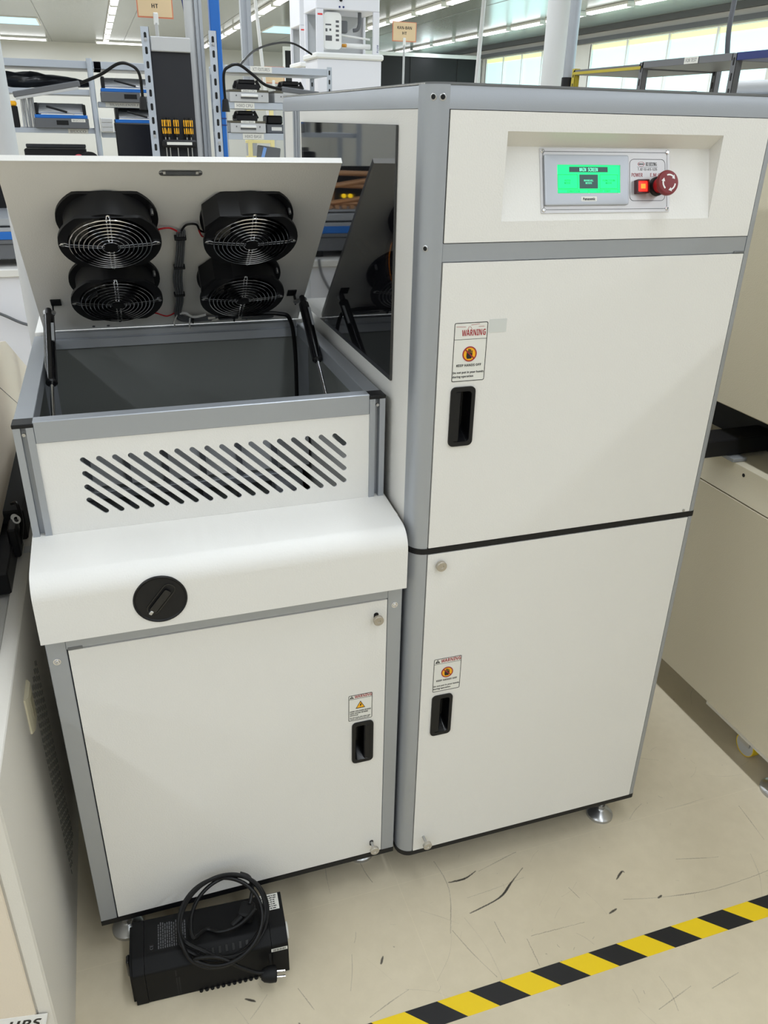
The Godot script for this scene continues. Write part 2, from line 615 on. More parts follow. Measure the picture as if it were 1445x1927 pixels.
func pull_pocket(parent: Node3D, x0: float, y0: float, x1: float, y1: float, z: float, grip_right: bool) -> void:
	var f := outline(rrect(x0, y0, x1, y1, 0.009), rrect(x0 + 0.007, y0 + 0.008, x1 - 0.007, y1 - 0.008, 0.006), z - 0.001, z + 0.0035)
	var h := part("pull_handle", parent)
	put(f, "handle_bezel", M.black, h)
	var inn := rrect(x0 + 0.007, y0 + 0.008, x1 - 0.007, y1 - 0.008, 0.006)
	var low := rrect(x0 + 0.009, y0 + 0.026, x1 - 0.009, y1 - 0.010, 0.006)
	put(mb().loft([lift(inn, z + 0.003), lift(low, z - 0.03)], false, true), "pocket", M.black_gloss, h)
	var gx0 := x1 - 0.020 if grip_right else x0 + 0.005
	put(mb().span(v3(gx0, y0 + 0.008, z - 0.004), v3(gx0 + 0.015, y1 - 0.008, z + 0.003), 0.002), "grip_plate", M.black, h)

func thumb_screw(parent: Node3D, at: Vector3, m: Material, out := 0.016) -> void:
	var s := part("thumb_screw", parent, at)
	put(mb().cyl(Vector3.ZERO, v3(0, 0, out), 0.0032, 10), "stem", M.steel, s)
	put(mb().lathe([Vector2(0, out - 0.001), Vector2(0.0095, out - 0.001), Vector2(0.0105, out), Vector2(0.0105, out + 0.006), Vector2(0.0095, out + 0.007), Vector2(0.004, out + 0.007), Vector2(0.003, out + 0.0055), Vector2(0, out + 0.0055)], Vector3.ZERO, Vector3.BACK, 24), "knob", m, s)

func levelling_foot(parent: Node3D, at: Vector3, top: float, r := 0.034) -> void:
	var f := part("levelling_foot", parent, at)
	put(mb().lathe([Vector2(0, 0), Vector2(r, 0), Vector2(r, 0.008), Vector2(r * 0.85, 0.014), Vector2(r * 0.4, 0.022), Vector2(0.011, 0.026), Vector2(0, 0.026)], Vector3.ZERO, Vector3.UP, 28), "foot_disc", M.steel, f)
	put(mb().lathe([Vector2(0, 0.024), Vector2(0.011, 0.024), Vector2(0.011, 0.036), Vector2(0, 0.036)], Vector3.ZERO, Vector3.UP, 6), "lock_nut", M.steel, f)
	put(mb().cyl(v3(0, 0.02, 0), v3(0, top, 0), 0.0065, 12), "stem", M.steel, f)

func hand_sign(p: Node3D, c: Vector3, r: float) -> void: # black hand on a yellow disc under a red bar
	put(mb().cyl(c, c + v3(0, 0, 0.0004), r, 28), "sign_disc", M.yellow, p)
	var h := mb()
	var k := r / 10.0
	var palm := PackedVector2Array([Vector2(-3.6, -6.5), Vector2(2.6, -6.5), Vector2(4.0, -3.5), Vector2(4.2, 1.0), Vector2(-4.6, 1.0), Vector2(-4.8, -3.5)])
	for i in palm.size(): palm[i] = palm[i] * k + Vector2(c.x, c.y)
	h.ext(palm, c.z + 0.0004, c.z + 0.0007)
	for f in [[-4.5, -2.9, 5.0], [-2.3, -0.6, 7.2], [0.0, 1.7, 6.6], [2.4, 3.9, 4.8]]:
		h.span(c + v3(f[0] * k, 0, 0.0004), c + v3(f[1] * k, f[2] * k, 0.0007))
	put(h, "hand_print", M.ink, p)
	var ring := outline(circle(r * 1.06, 32, Vector2(c.x, c.y)), circle(r * 0.9, 32, Vector2(c.x, c.y)), c.z, c.z + 0.0009)
	ring.box(c + v3(0, 0, 0.0008), v3(r * 1.9, r * 0.17, 0.0003), 0.0, Basis(Vector3.BACK, deg_to_rad(-43)))
	put(ring, "ban_ring", M.ink_red, p)

func triangle(c: Vector3, w: float, h: float, d: float) -> MB:
	return mb().ext(PackedVector2Array([Vector2(c.x - w / 2, c.y - h / 2), Vector2(c.x + w / 2, c.y - h / 2), Vector2(c.x, c.y + h / 2)]), c.z, c.z + d)

func warning_sticker(parent: Node3D, x0: float, y0: float, x1: float, y1: float, z: float, volt: bool, worn: bool) -> void:
	var p := part("warning_label", parent)
	var w := x1 - x0
	var h := y1 - y0
	put(mb().ext(rrect(x0, y0, x1, y1, 0.003), z, z + 0.0003), "sticker", M.label, p)
	var zi := z + 0.0003
	put(outline(rrect(x0 + 0.0005, y0 + 0.0005, x1 - 0.0005, y1 - 0.0005, 0.003), rrect(x0 + 0.0017, y0 + 0.0017, x1 - 0.0017, y1 - 0.0017, 0.002), zi, zi + 0.0002), "border", M.ink, p)
	var hy := y1 - h * (0.16 if not worn else 0.28)
	put(mb().span(v3(x0 + 0.001, hy - 0.0005, zi), v3(x1 - 0.001, hy + 0.0002, zi + 0.0002)), "rule", M.ink, p)
	var ty := hy + (0.011 if worn else (y1 - hy) * 0.5)
	if worn:
		text("WARNING", w * 0.70, 0.0105, v3(x0 + w * 0.585, ty, zi), p, M.ink_red, bold)
		var sm := mb()
		for q in [[0.62, 0.85, 0.25, 0.1], [0.2, 0.74, 0.28, -0.06], [0.8, 0.72, 0.17, 0.0], [0.42, 0.66, 0.1, 1.1], [0.5, 0.66, 0.1, -1.0]]:
			sm.box(v3(x0 + w * q[0], hy + (y1 - hy) * q[1], zi + 0.0001), v3(w * q[2], 0.0006, 0.0003), 0.0, Basis(Vector3.BACK, q[3]))
		put(sm, "torn_print", M.ink_red, p)
	else:
		text("WARNING", w * 0.7, (y1 - hy) * 0.6, v3(x0 + w * 0.61, ty, zi), p, M.ink_red, bold)
		put(triangle(v3(x0 + w * 0.14, ty, zi), w * 0.17, (y1 - hy) * 0.66, 0.0002), "alert_triangle", M.ink, p)
		text("!", 0, (y1 - hy) * 0.36, v3(x0 + w * 0.14, ty - 0.0008, zi + 0.0002), p, M.label, bold)
	var cx := (x0 + x1) * 0.5
	if volt:
		put(triangle(v3(cx, y0 + h * 0.60, zi), 0.021, 0.019, 0.0002), "voltage_border", M.ink, p)
		put(triangle(v3(cx, y0 + h * 0.595, zi + 0.0002), 0.0165, 0.0145, 0.0002), "voltage_triangle", M.yellow, p)
		var bz := PackedVector2Array([Vector2(0.4, 6), Vector2(-2.2, 0.3), Vector2(0.2, 0.6), Vector2(-1.6, -5.5), Vector2(2.3, 1.2), Vector2(0.2, 1.0), Vector2(2.2, 5.6)])
		for i in bz.size(): bz[i] = bz[i] * 0.00085 + Vector2(cx, y0 + h * 0.565)
		put(mb().ext(bz, zi + 0.0004, zi + 0.0006), "bolt", M.ink, p)
		var ln := ["HIGH VOLTAGE INSIDE", "CAN CAUSE SEVERE", "SHOCK"]
		for i in 3: text(ln[i], w * [0.86, 0.74, 0.34][i], 0.0032, v3(x0 + w * ([0.86, 0.74, 0.34][i] * 0.5 + 0.07), y0 + h * (0.365 - 0.075 * i), zi), p, M.ink, bold)
		text("Do not touch this when test", w * 0.84, 0.0028, v3(x0 + w * 0.49, y0 + h * 0.125, zi), p, M.ink, bold)
		text("inside until the power OFF", w * 0.8, 0.0028, v3(x0 + w * 0.47, y0 + h * 0.065, zi), p, M.ink, bold)
	else:
		hand_sign(p, v3(cx, y0 + h * (0.56 if not worn else 0.47), zi), 0.0125)
		text("KEEP HANDS OFF", w * 0.74, 0.0042, v3(cx, y0 + h * (0.335 if not worn else 0.28), zi), p, M.ink, bold)
		text("Do not put in your hands", w * 0.92, 0.0050, v3(x0 + w * 0.5, y0 + h * (0.17 if not worn else 0.155), zi), p, M.ink, bold)
		text("during operation", w * 0.62, 0.0050, v3(x0 + w * 0.345, y0 + h * (0.09 if not worn else 0.085), zi), p, M.ink, bold)

# ------------------------------------------------------------------ tall control cabinet
const TW := 0.643
const TD := 1.064
const TR := 0.0315
const TQ := 0.006
func foot_plan(g := 0.0) -> Array:
	var p := []
	p.append_array(quarter(TR, -TR, TR + g, 180, 90))
	p.append_array(quarter(TW - TQ, -TQ, TQ + g, 90, 0, 4))
	p.append(Vector2(TW + g, -TD))
	p.append(Vector2(-g, -TD))
	return p

func tower() -> void:
	var o := thing("control_cabinet", "tall cream control cabinet with green touch screen and two doors", "cabinet")
	# black bands (plan z axis: front = 0, quarter() works with z up, so keep sign)
	put(plan(mb(), foot_plan(0.0005), 0.09, 0.103), "base_strip", M.black, o)
	put(plan(mb(), foot_plan(0.0008), 0.905, 0.917), "middle_strip", M.black, o)
	for seg in [[0.103, 0.905], [0.917, 1.700]]:
		var l := quarter(TR, -TR, TR, 180, 90)
		l.append(Vector2(TR, -0.05))
		l.append(Vector2(0, -0.05))
		put(plan(mb(), l, seg[0], seg[1]), "corner_post", M.alu, o)
		var r := quarter(TW - TQ, -TQ, TQ, 90, 0, 5)
		r.append(Vector2(TW, -0.05))
		r.append(Vector2(0.630, -0.05))
		r.append(Vector2(0.630, 0.0))
		put(plan(mb(), r, seg[0], seg[1]), "corner_post", M.alu, o)
	put(plan(mb(), foot_plan(-0.002), 1.700, 1.703), "post_cap", M.alu_dark, o)
	# rails: a flat lower face and a slightly sloped upper one
	var prof := PackedVector2Array([Vector2(0, 1.6675), Vector2(0, 1.686), Vector2(-0.0035, 1.700), Vector2(-0.03, 1.700), Vector2(-0.03, 1.6675)])
	put(mb().ext(prof, TR, 0.630, Transform3D(Basis(v3(0, 0, 1), Vector3.UP, Vector3.RIGHT), v3(0, 0, -0.0005))), "top_rail", M.alu, o)
	put(mb().ext(prof, 0.05, TD, Transform3D(Basis(v3(-1, 0, 0), Vector3.UP, v3(0, 0, -1)), v3(0.0005, 0, 0))), "top_rail", M.alu, o)
	put(mb().span(v3(TR, 1.4455, -0.03), v3(0.630, 1.4745, -0.001), 0.001), "cross_rail", M.alu, o)
	put(mb().span(v3(0.002, 1.70, -TD + 0.002), v3(TW - 0.002, 1.702, -0.03)), "roof_panel", M.cream, o)
	# posts' screw holes
	for h in [[46.0, 1.683], [20.0, 1.683], [52.0, 1.466]]:
		var q := deg_to_rad(h[0])
		var c := v3(TR - TR * sin(q), h[1], -TR + TR * cos(q))
		var d := v3(-sin(q), 0, cos(q))
		var sc := part("screw", o)
		put(mb().lathe([Vector2(0.0052, -0.001), Vector2(0.0052, 0.0004), Vector2(0.0044, 0.0009), Vector2(0.0036, 0.0009), Vector2(0.0034, 0.0)], c, d, 20), "screw_rim", M.steel, sc)
		put(mb().lathe([Vector2(0.0037, 0.0004), Vector2(0, 0.0006)], c, d, 20), "screw_socket", M.black, sc)
	# side skin with window
	var zs := -0.05
	var sk := mb()
	var wz0 := -0.83
	var wz1 := -0.16
	var wy0 := 1.224
	var wy1 := 1.632
	sk.span(v3(0.002, 0.917, -0.875), v3(0.006, 1.667, wz0)).span(v3(0.002, 0.917, wz1), v3(0.006, 1.667, zs))
	sk.span(v3(0.002, 0.917, wz0), v3(0.006, wy0, wz1)).span(v3(0.002, wy1, wz0), v3(0.006, 1.667, wz1))
	put(sk, "side_panel", M.cream, o)
	put(mb().span(v3(0.002, 0.103, -0.875), v3(0.006, 0.905, zs)), "side_panel", M.cream, o)
	put(mb().span(v3(0.0, 0.103, -0.945), v3(0.03, 1.667, -0.875)).span(v3(-0.002, 0.103, -0.930), v3(0.0, 1.667, -0.922)).span(v3(-0.002, 0.103, -0.898), v3(0.0, 1.667, -0.890)), "rear_post", M.alu, o)
	put(mb().span(v3(0.002, 0.103, -TD + 0.01), v3(0.006, 1.667, -0.945)), "side_panel", M.cream, o)
	put(mb().span(v3(0.0, 0.103, -TD), v3(0.03, 1.667, -TD + 0.012)), "rear_post", M.alu, o)
	put(mb().span(v3(TW - 0.006, 0.103, -TD + 0.004), v3(TW - 0.002, 1.700, zs)), "side_panel", M.cream, o)
	put(mb().span(v3(0.006, 0.103, -TD + 0.001), v3(TW - 0.006, 1.700, -TD + 0.005)), "rear_panel", M.cream, o)
	put(mb().span(v3(-0.003, 1.209, -0.842), v3(0.0015, 1.644, -0.143), 0.0006), "window_pane", M.shade_glass, o, "dark tinted acrylic window sheet")
	# what stands behind the tinted window
	var inner := part("inner_mechanism", o)
	put(mb().span(v3(0.03, 0.93, -0.86), v3(0.6, 1.0, -0.06)), "inner_deck", M.alu_dark, inner)
	put(mb().span(v3(0.10, 1.0, -0.27), v3(0.125, 1.66, -0.245)), "inner_post", M.alu, inner)
	put(mb().span(v3(0.10, 1.455, -0.25), v3(0.125, 1.47, -0.06)), "inner_bar", M.alu, inner)
	put(mb().cyl(v3(0.06, 1.40, -0.56), v3(0.06, 1.34, -0.22), 0.008), "inner_rod", M.alu, inner)
	var lp := []
	for i in 25:
		var a := PI * 0.5 + PI * i / 24
		lp.append(v3(0.012, 1.42 + 0.046 * sin(a), -0.165 + 0.05 * cos(a)))
	put(mb().tube(lp, 0.006, 10), "inner_handle", M.chrome, inner)
	var rg := []
	for i in 24: rg.append(v3(0.02, 1.425 + 0.017 * sin(TAU * i / 24), -0.19 + 0.012 * cos(TAU * i / 24)))
	put(mb().tube(rg, 0.0022, 8, true), "ring_light", glow(rgb(255, 150, 20), 1.6), inner)
	put(mb().span(v3(0.03, 1.38, -0.22), v3(0.05, 1.47, -0.14), 0.003), "switch_box", M.black, inner)
	# doors
	var up := part("upper_door", o)
	holed_door("door_leaf", up, v3(0.0335, 0.9185, -0.02), v3(0.6275, 1.4445, 0.0015), 0.066, 1.131, 0.101, 1.228, M.cream)
	pull_pocket(up, 0.060, 1.124, 0.1065, 1.2345, 0.0015, false)
	put(mb().span(v3(0.606, 1.4450, -0.004), v3(0.629, 1.4490, 0.0012), 0.0005), "hinge", M.alu_dark, up)
	put(mb().cyl(v3(0.612, 0.9225, 0.0015), v3(0.612, 0.9225, 0.003), 0.003, 10), "hinge_pin", M.steel, up)
	var lo := part("lower_door", o)
	holed_door("door_leaf", lo, v3(0.0335, 0.104, -0.02), v3(0.6275, 0.9035, 0.0015), 0.066, 0.456, 0.100, 0.55, M.cream)
	pull_pocket(lo, 0.059, 0.449, 0.106, 0.557, 0.0015, false)
	thumb_screw(o, v3(0.0595, 0.879, 0.0015), mat(rgb(180, 172, 158), 0.4, 0.6), 0.004)
	thumb_screw(o, v3(0.058, 0.143, 0.0015), mat(rgb(190, 184, 172), 0.4, 0.5), 0.024)
	warning_sticker(o, 0.0595, 1.2435, 0.1225, 1.347, 0.0015, false, true)
	warning_sticker(o, 0.0585, 0.5665, 0.1215, 0.6525, 0.0015, false, false)
	put(mb().ext(rrect(0.124, 1.327, 0.157, 1.350, 0.001), 0.0015, 0.0019), "clear_tape", mat(rgb(206, 208, 204), 0.25), o, "strip of translucent adhesive tape")
	for f in [v3(0.585, 0, -0.045), v3(0.06, 0, -0.15), v3(0.585, 0, -1.0), v3(0.06, 0, -1.0)]: levelling_foot(o, f, 0.092)
	control_panel(o)
	settle(o, v3(TW * 0.5, 0, -TD * 0.5))

func control_panel(o: Node3D) -> void:
	var fx0 := 0.0335
	var fx1 := 0.6285
	var fy0 := 1.4755
	var fy1 := 1.6665
	var x0 := 0.131
	var x1 := 0.535
	var y0 := 1.507
	var y1 := 1.639
	var yi := 1.617
	var zi := -0.03
	var fc := mb()
	var z := 0.0005
	fc.span(v3(fx0, fy0, -0.002), v3(x0, fy1, z)).span(v3(x1, fy0, -0.002), v3(fx1, fy1, z))
	fc.span(v3(x0, fy0, -0.002), v3(x1, y0, z)).span(v3(x0, y1, -0.002), v3(x1, fy1, z))
	# recess: sloped roof, tilted back, two wedge cheeks
	fc.quad(v3(x0, y1, z), v3(x1, y1, z), v3(x1, yi, zi), v3(x0, yi, zi))
	fc.quad(v3(x0, yi, zi), v3(x1, yi, zi), v3(x1, y0, z), v3(x0, y0, z))
	fc.tri(v3(x1, y1, z), v3(x1, y0, z), v3(x1, yi, zi))
	fc.tri(v3(x0, y1, z), v3(x0, yi, zi), v3(x0, y0, z))
	var cp := part("control_panel", o)
	put(fc, "panel_face", M.cream, cp)
	put(mb().span(v3(fx0, fy1 - 0.012, -0.012), v3(fx1, fy1 + 0.012, -0.006)), "added_gap_backing", M.black, cp)  # added black strip, stops light leaking so the gap reads dark
	# plate on the tilted face: local x = world x, y = up the slope, z = out of it
	var dy := v3(0, yi - y0, zi - z).normalized()
	var B := Basis(Vector3.RIGHT, dy, Vector3.RIGHT.cross(dy))
	var O := v3(0, y0, z)
	var plate := mat(rgb(196, 194, 194), 0.34, 0.45)
	var op := part("operator_plate", o, O, B)
	put(mb().ext(rrect(0.2035, 0.0115, 0.4525, 0.1122, 0.002), 0.0, 0.0015), "plate", plate, op)
	var ln := outline(rrect(0.2085, 0.0165, 0.4475, 0.1072, 0.004, 2), rrect(0.2092, 0.0172, 0.4468, 0.1065, 0.004, 2), 0.0015, 0.0017)
	put(ln, "border", M.ink, op)
	put(outline(rrect(0.3725, 0.0295, 0.4435, 0.0965, 0.008), rrect(0.3732, 0.0302, 0.4428, 0.0958, 0.0075), 0.0015, 0.0017), "border", M.ink, op)
	for c in [v3(0.2085, 0.1075, 0.0015), v3(0.4475, 0.1075, 0.0015), v3(0.2085, 0.0165, 0.0015), v3(0.4475, 0.0165, 0.0015)]:
		put(mb().lathe([Vector2(0.0034, 0), Vector2(0.0034, 0.001), Vector2(0.0022, 0.0022), Vector2(0.0014, 0.0022), Vector2(0.0012, 0.0012), Vector2(0, 0.0012)], c, Vector3.BACK, 14), "screw", M.chrome, op)
	text("KI HEUNG", 0.022, 0.0055, v3(0.4155, 0.0885, 0.0015), op, M.ink, serif)
	put(outline(circle(1.0, 20), circle(0.86, 20), 0.0, 0.0002, Transform3D(Basis(v3(0.0068, 0, 0), v3(0, 0.0036, 0), Vector3.BACK), v3(0.3955, 0.0885, 0.0015))), "emblem", M.ink_red, op)
	text("KIHEUNG", 0.009, 0.0018, v3(0.3955, 0.0885, 0.0015), op, M.ink, bold)
	put(mb().span(v3(0.3875, 0.0837, 0.0015), v3(0.428, 0.0841, 0.0017)), "rule", M.ink, op)
	text("T.82-53-615-1235", 0.038, 0.0042, v3(0.408, 0.0803, 0.0015), op, M.ink_grey, mono)
	text("POWER", 0.0215, 0.0058, v3(0.3875, 0.0712, 0.0015), op, M.ink_red, sans)
	text("E.M.G", 0.0195, 0.0058, v3(0.4235, 0.0712, 0.0015), op, M.ink_red, sans)
	# touch screen
	var ts := part("touch_screen", o, O, B)
	var bz := rrect(0.2098, 0.0230, 0.3682, 0.1015, 0.003)
	var b2 := rrect(0.2118, 0.0250, 0.3662, 0.0995, 0.003)
	var op2 := rrect(0.2322, 0.0415, 0.3512, 0.0857, 0.001)
	var bezel := mb().loft([lift(bz, 0.0012), lift(bz, 0.005), lift(b2, 0.0065), lift(op2, 0.0065), lift(op2, 0.0045)])
	put(bezel, "screen_bezel", mat(rgb(186, 190, 198), 0.4, 0.3), ts)
	var green := glow(rgb(6, 228, 116), 0.85)
	var slate := mat(rgb(62, 92, 90), 0.5)
	M.ink_green = mat(rgb(8, 150, 84), 0.5)
	put(mb().span(v3(0.2318, 0.041, 0.004), v3(0.3516, 0.0862, 0.0048)), "display", green, ts)
	var zd := 0.0048
	put(mb().span(v3(0.255, 0.0745, zd), v3(0.328, 0.0829, zd + 0.0002)), "screen_title_bar", slate, ts)
	text("MAIN SCREEN", 0.034, 0.0054, v3(0.2915, 0.0787, zd + 0.0002), ts, glow(rgb(120, 255, 200), 0.9), mono, Basis.IDENTITY, "screen_lettering", 0.0002)
	put(mb().span(v3(0.274, 0.049, zd), v3(0.309, 0.071, zd + 0.0002)), "screen_button", slate, ts)
	text("MANUAL", 0.018, 0.003, v3(0.2915, 0.0617, zd + 0.0002), ts, glow(rgb(90, 220, 170), 0.7), mono, Basis.IDENTITY, "screen_lettering", 0.0002)
	text("MODE", 0.012, 0.003, v3(0.2915, 0.0577, zd + 0.0002), ts, glow(rgb(90, 220, 170), 0.7), mono, Basis.IDENTITY, "screen_lettering", 0.0002)
	for q in [[0.2335, 0.049, 0.2705, 0.071], [0.3125, 0.049, 0.347, 0.071], [0.2335, 0.0418, 0.2908, 0.0478], [0.2925, 0.0418, 0.3478, 0.0478]]:
		put(outline(rrect(q[0], q[1], q[2], q[3], 0.0004, 1), rrect(q[0] + 0.0005, q[1] + 0.0005, q[2] - 0.0005, q[3] - 0.0005, 0.0003, 1), zd, zd + 0.0002), "screen_button", M.ink_green, ts)
	for q in [["AUTO", 0.2515, 0.0617, 0.011], ["MODE", 0.2515, 0.0577, 0.011], ["FUNCTION", 0.330, 0.0617, 0.023], ["MODE", 0.330, 0.0577, 0.012], ["CONVEYOR", 0.263, 0.0448, 0.024], ["LIFT PART", 0.320, 0.0448, 0.026]]:
		text(q[0], q[3], 0.003, v3(q[1], q[2], zd), ts, M.ink_green, mono, Basis.IDENTITY, "screen_lettering", 0.0002)
	put(mb().ext(rrect(0.276, 0.0288, 0.3055, 0.0362, 0.0008), 0.0065, 0.0068), "name_plate", M.label, ts)
	text("Panasonic", 0.023, 0.0044, v3(0.2908, 0.0325, 0.0068), ts, M.ink, bold)
	# power button
	var pb := part("power_button", o, O, B)
	put(outline(rrect(0.3815, 0.0405, 0.4055, 0.0625, 0.001, 2), rrect(0.3840, 0.0430, 0.4030, 0.0600, 0.001, 2), 0.0015, 0.011), "button_housing", mat(rgb(70, 18, 20), 0.35), pb)
	put(mb().span(v3(0.3840, 0.0430, 0.0015), v3(0.4030, 0.0600, 0.0095), 0.001), "button_light", glow(rgb(255, 40, 30), 1.3), pb)
	put(mb().span(v3(0.3895, 0.0480, 0.0095), v3(0.3985, 0.0555, 0.0098)), "button_light", glow(rgb(255, 110, 40), 1.6), pb)
	# emergency stop
	var eb := part("emergency_button", o, O + B * v3(0.4255, 0.0525, 0.0015), B)
	put(mb().lathe([Vector2(0, 0), Vector2(0.0155, 0), Vector2(0.0155, 0.006), Vector2(0.0145, 0.008), Vector2(0, 0.008)], Vector3.ZERO, Vector3.BACK, 28), "button_collar", M.black, eb)
	put(mb().lathe([Vector2(0.0120, 0.008), Vector2(0.0120, 0.018), Vector2(0.0170, 0.024), Vector2(0.0200, 0.027)], Vector3.ZERO, Vector3.BACK, 32), "button_stem", M.red, eb)
	put(mb().lathe([Vector2(0.0200, 0.027), Vector2(0.0203, 0.030), Vector2(0.0190, 0.0335), Vector2(0.0170, 0.0345), Vector2(0, 0.0350)], Vector3.ZERO, Vector3.BACK, 36), "button_cap", M.red_dark, eb)
	for k in 3:
		var a0 := deg_to_rad(110.0 - 120.0 * k)
		var am := mb()
		var pin := []
		var pout := []
		for i in 9:
			var a := a0 - deg_to_rad(62.0) * i / 8
			pin.append(Vector2(cos(a), sin(a)) * 0.0108)
			pout.append(Vector2(cos(a), sin(a)) * 0.0132)
		for i in 8:
			am.ext(PackedVector2Array([pin[i], pout[i], pout[i + 1], pin[i + 1]]), 0.0346, 0.0352)
		var ae := a0 - deg_to_rad(60.0)
		var at := a0 - deg_to_rad(86.0)
		am.ext(PackedVector2Array([Vector2(cos(ae), sin(ae)) * 0.0086, Vector2(cos(ae), sin(ae)) * 0.0154, Vector2(cos(at), sin(at)) * 0.0122]), 0.0346, 0.0352)
		put(am, "arrow", M.white, eb)

# ------------------------------------------------------------------ low cabinet with open fan lid
const LX0 := -0.666
const LX1 := -0.007
const UY := 1.183
func along_x(m: MB, yz: Array, x0: float, x1: float) -> MB: # profile given as (z, y), pushed along x
	var poly := PackedVector2Array()
	for p in yz: poly.append(p)
	return m.ext(poly, x0, x1, Transform3D(Basis(v3(0, 0, 1), Vector3.UP, Vector3.RIGHT), Vector3.ZERO))

func along_z(m: MB, xy: Array, z0: float, z1: float) -> MB:
	return m.ext(PackedVector2Array(xy), z0, z1)

func conveyor_cabinet() -> void:
	var o := thing("conveyor_cabinet", "low cream cabinet with raised fan lid and slotted front panel", "cabinet")
	var zf := -0.024
	# lower frame
	put(mb().span(v3(LX0, 0.09, -1.05), v3(LX1, 0.103, zf + 0.0005)), "base_strip", M.black, o)
	put(mb().span(v3(LX0, 0.103, zf - 0.04), v3(-0.633, 0.838, zf), 0.001), "corner_post", M.alu, o)
	put(mb().span(v3(-0.037, 0.103, zf - 0.04), v3(LX1, 0.838, zf), 0.001), "corner_post", M.alu, o)
	put(mb().span(v3(-0.633, 0.803, zf - 0.04), v3(-0.037, 0.838, zf - 0.0005), 0.0008), "cross_rail", M.alu, o)
	put(mb().span(v3(LX0, 0.103, -1.05), v3(LX0 + 0.004, 0.965, zf - 0.04)), "side_panel", M.cream, o)
	put(mb().span(v3(LX1 - 0.004, 0.103, -1.05), v3(LX1, 0.965, zf - 0.04)), "side_panel", M.cream, o)
	put(mb().span(v3(LX0, 0.103, -1.05), v3(LX1, 1.18, -1.046)), "rear_panel", M.cream, o)
	var dr := part("door", o)
	holed_door("door_leaf", dr, v3(-0.6305, 0.106, zf - 0.02), v3(-0.0385, 0.8015, zf + 0.001), -0.104, 0.402, -0.07, 0.498, M.cream)
	pull_pocket(dr, -0.1105, 0.3955, -0.0632, 0.506, zf + 0.001, true)
	put(mb().span(v3(-0.631, 0.8015, zf - 0.006), v3(-0.606, 0.8075, zf + 0.0006), 0.0005), "hinge", M.alu_dark, dr)
	put(mb().ext(rrect(-0.066, 0.757, -0.056, 0.775, 0.0045), zf + 0.0008, zf + 0.0014), "key_slot", M.black, dr)
	put(mb().ext(rrect(-0.0665, 0.128, -0.0575, 0.145, 0.004), zf + 0.0008, zf + 0.0014), "key_slot", M.black, dr)
	thumb_screw(o, v3(-0.061, 0.766, zf + 0.001), mat(rgb(176, 168, 154), 0.4, 0.6), 0.012)
	thumb_screw(o, v3(-0.062, 0.139, zf + 0.001), mat(rgb(190, 184, 172), 0.4, 0.5), 0.022)
	warning_sticker(o, -0.1185, 0.512, -0.0655, 0.5805, zf + 0.001, true, false)
	for c in [v3(-0.0225, 0.786, zf), v3(-0.6515, 0.782, zf)]:
		put(mb().lathe([Vector2(0.0065, -0.001), Vector2(0.0065, 0.0012), Vector2(0.0052, 0.0012), Vector2(0.005, 0.0), Vector2(0.0042, 0.0004), Vector2(0.0036, 0.0022), Vector2(0.0018, 0.0026), Vector2(0.0016, 0.001), Vector2(0, 0.001)], c, Vector3.BACK, 18), "screw", M.chrome, o)
	for f in [v3(-0.62, 0, -0.075), v3(-0.06, 0, -0.118), v3(-0.62, 0, -0.98), v3(-0.05, 0, -0.98)]: levelling_foot(o, f, 0.092)
	# rounded front cover
	var fr := 0.004
	var pr := [Vector2(-0.16, 0.839), Vector2(fr, 0.839), Vector2(fr, 0.922)]
	var ang := 97.0
	var R := 0.042
	for i in range(1, 11):
		var a := deg_to_rad(ang * i / 10.0 * 0.80)
		pr.append(Vector2(fr - R + R * cos(a), 0.922 + R * sin(a)))
	pr.append(Vector2(-0.1385, 0.9735))
	pr.append(Vector2(-0.16, 0.9735))
	put(along_x(mb(), pr, LX0 - 0.002, LX1 - 0.002).mesh(25.0), "front_cover", M.cream, o)
	# rotary latch
	var rl := part("rotary_latch", o, v3(-0.4655, 0.8955, fr))
	put(mb().lathe([Vector2(0, 0.0004), Vector2(0.0415, 0.0004), Vector2(0.0435, 0.0022), Vector2(0.0452, 0.0022), Vector2(0.046, 0.0008), Vector2(0.046, -0.002)], Vector3.ZERO, Vector3.BACK, 48), "dial", M.black, rl)
	var tb := Basis(Vector3.BACK, deg_to_rad(50))
	var xf := Transform3D(tb, v3(0.002, 0.002, 0))
	put(outline(rrect(-0.035, -0.0115, 0.032, 0.0115, 0.011), rrect(-0.033, -0.0095, 0.030, 0.0095, 0.009), 0.0004, 0.0016, xf), "slot_rim", M.black_gloss, rl)
	put(mb().ext(rrect(-0.028, -0.0062, 0.020, 0.0062, 0.003), 0.0005, 0.006, xf), "lever", M.black_gloss, rl)
	put(mb().box(xf * v3(-0.031, 0, 0.004), v3(0.008, 0.006, 0.006), 0.001, tb), "lever_tip", M.steel, rl)
	# upper frame
	var zu := -0.138
	var uy := UY - 0.006
	for s in [[LX0, -0.634], [-0.0435, -0.0125]]:
		var x0: float = s[0]
		var x1: float = s[1]
		var xm := (x0 + x1) * 0.5
		# extrusion with a groove down its face
		put(along_y([Vector2(x0, zu), Vector2(xm - 0.0045, zu), Vector2(xm - 0.0045, zu - 0.014), Vector2(xm + 0.0045, zu - 0.014), Vector2(xm + 0.0045, zu), Vector2(x1, zu), Vector2(x1, zu - 0.031), Vector2(x0, zu - 0.031)], 0.9735, uy), "frame_post", M.alu, o)
		put(mb().span(v3(x0 - 0.001, uy, zu - 0.032), v3(x1 + 0.001, UY + 0.001, zu + 0.001), 0.001), "post_cap", M.black, o)
		put(mb().span(v3(x0, 0.9735, -0.79), v3(x1, uy, -0.76)), "frame_post", M.alu, o)
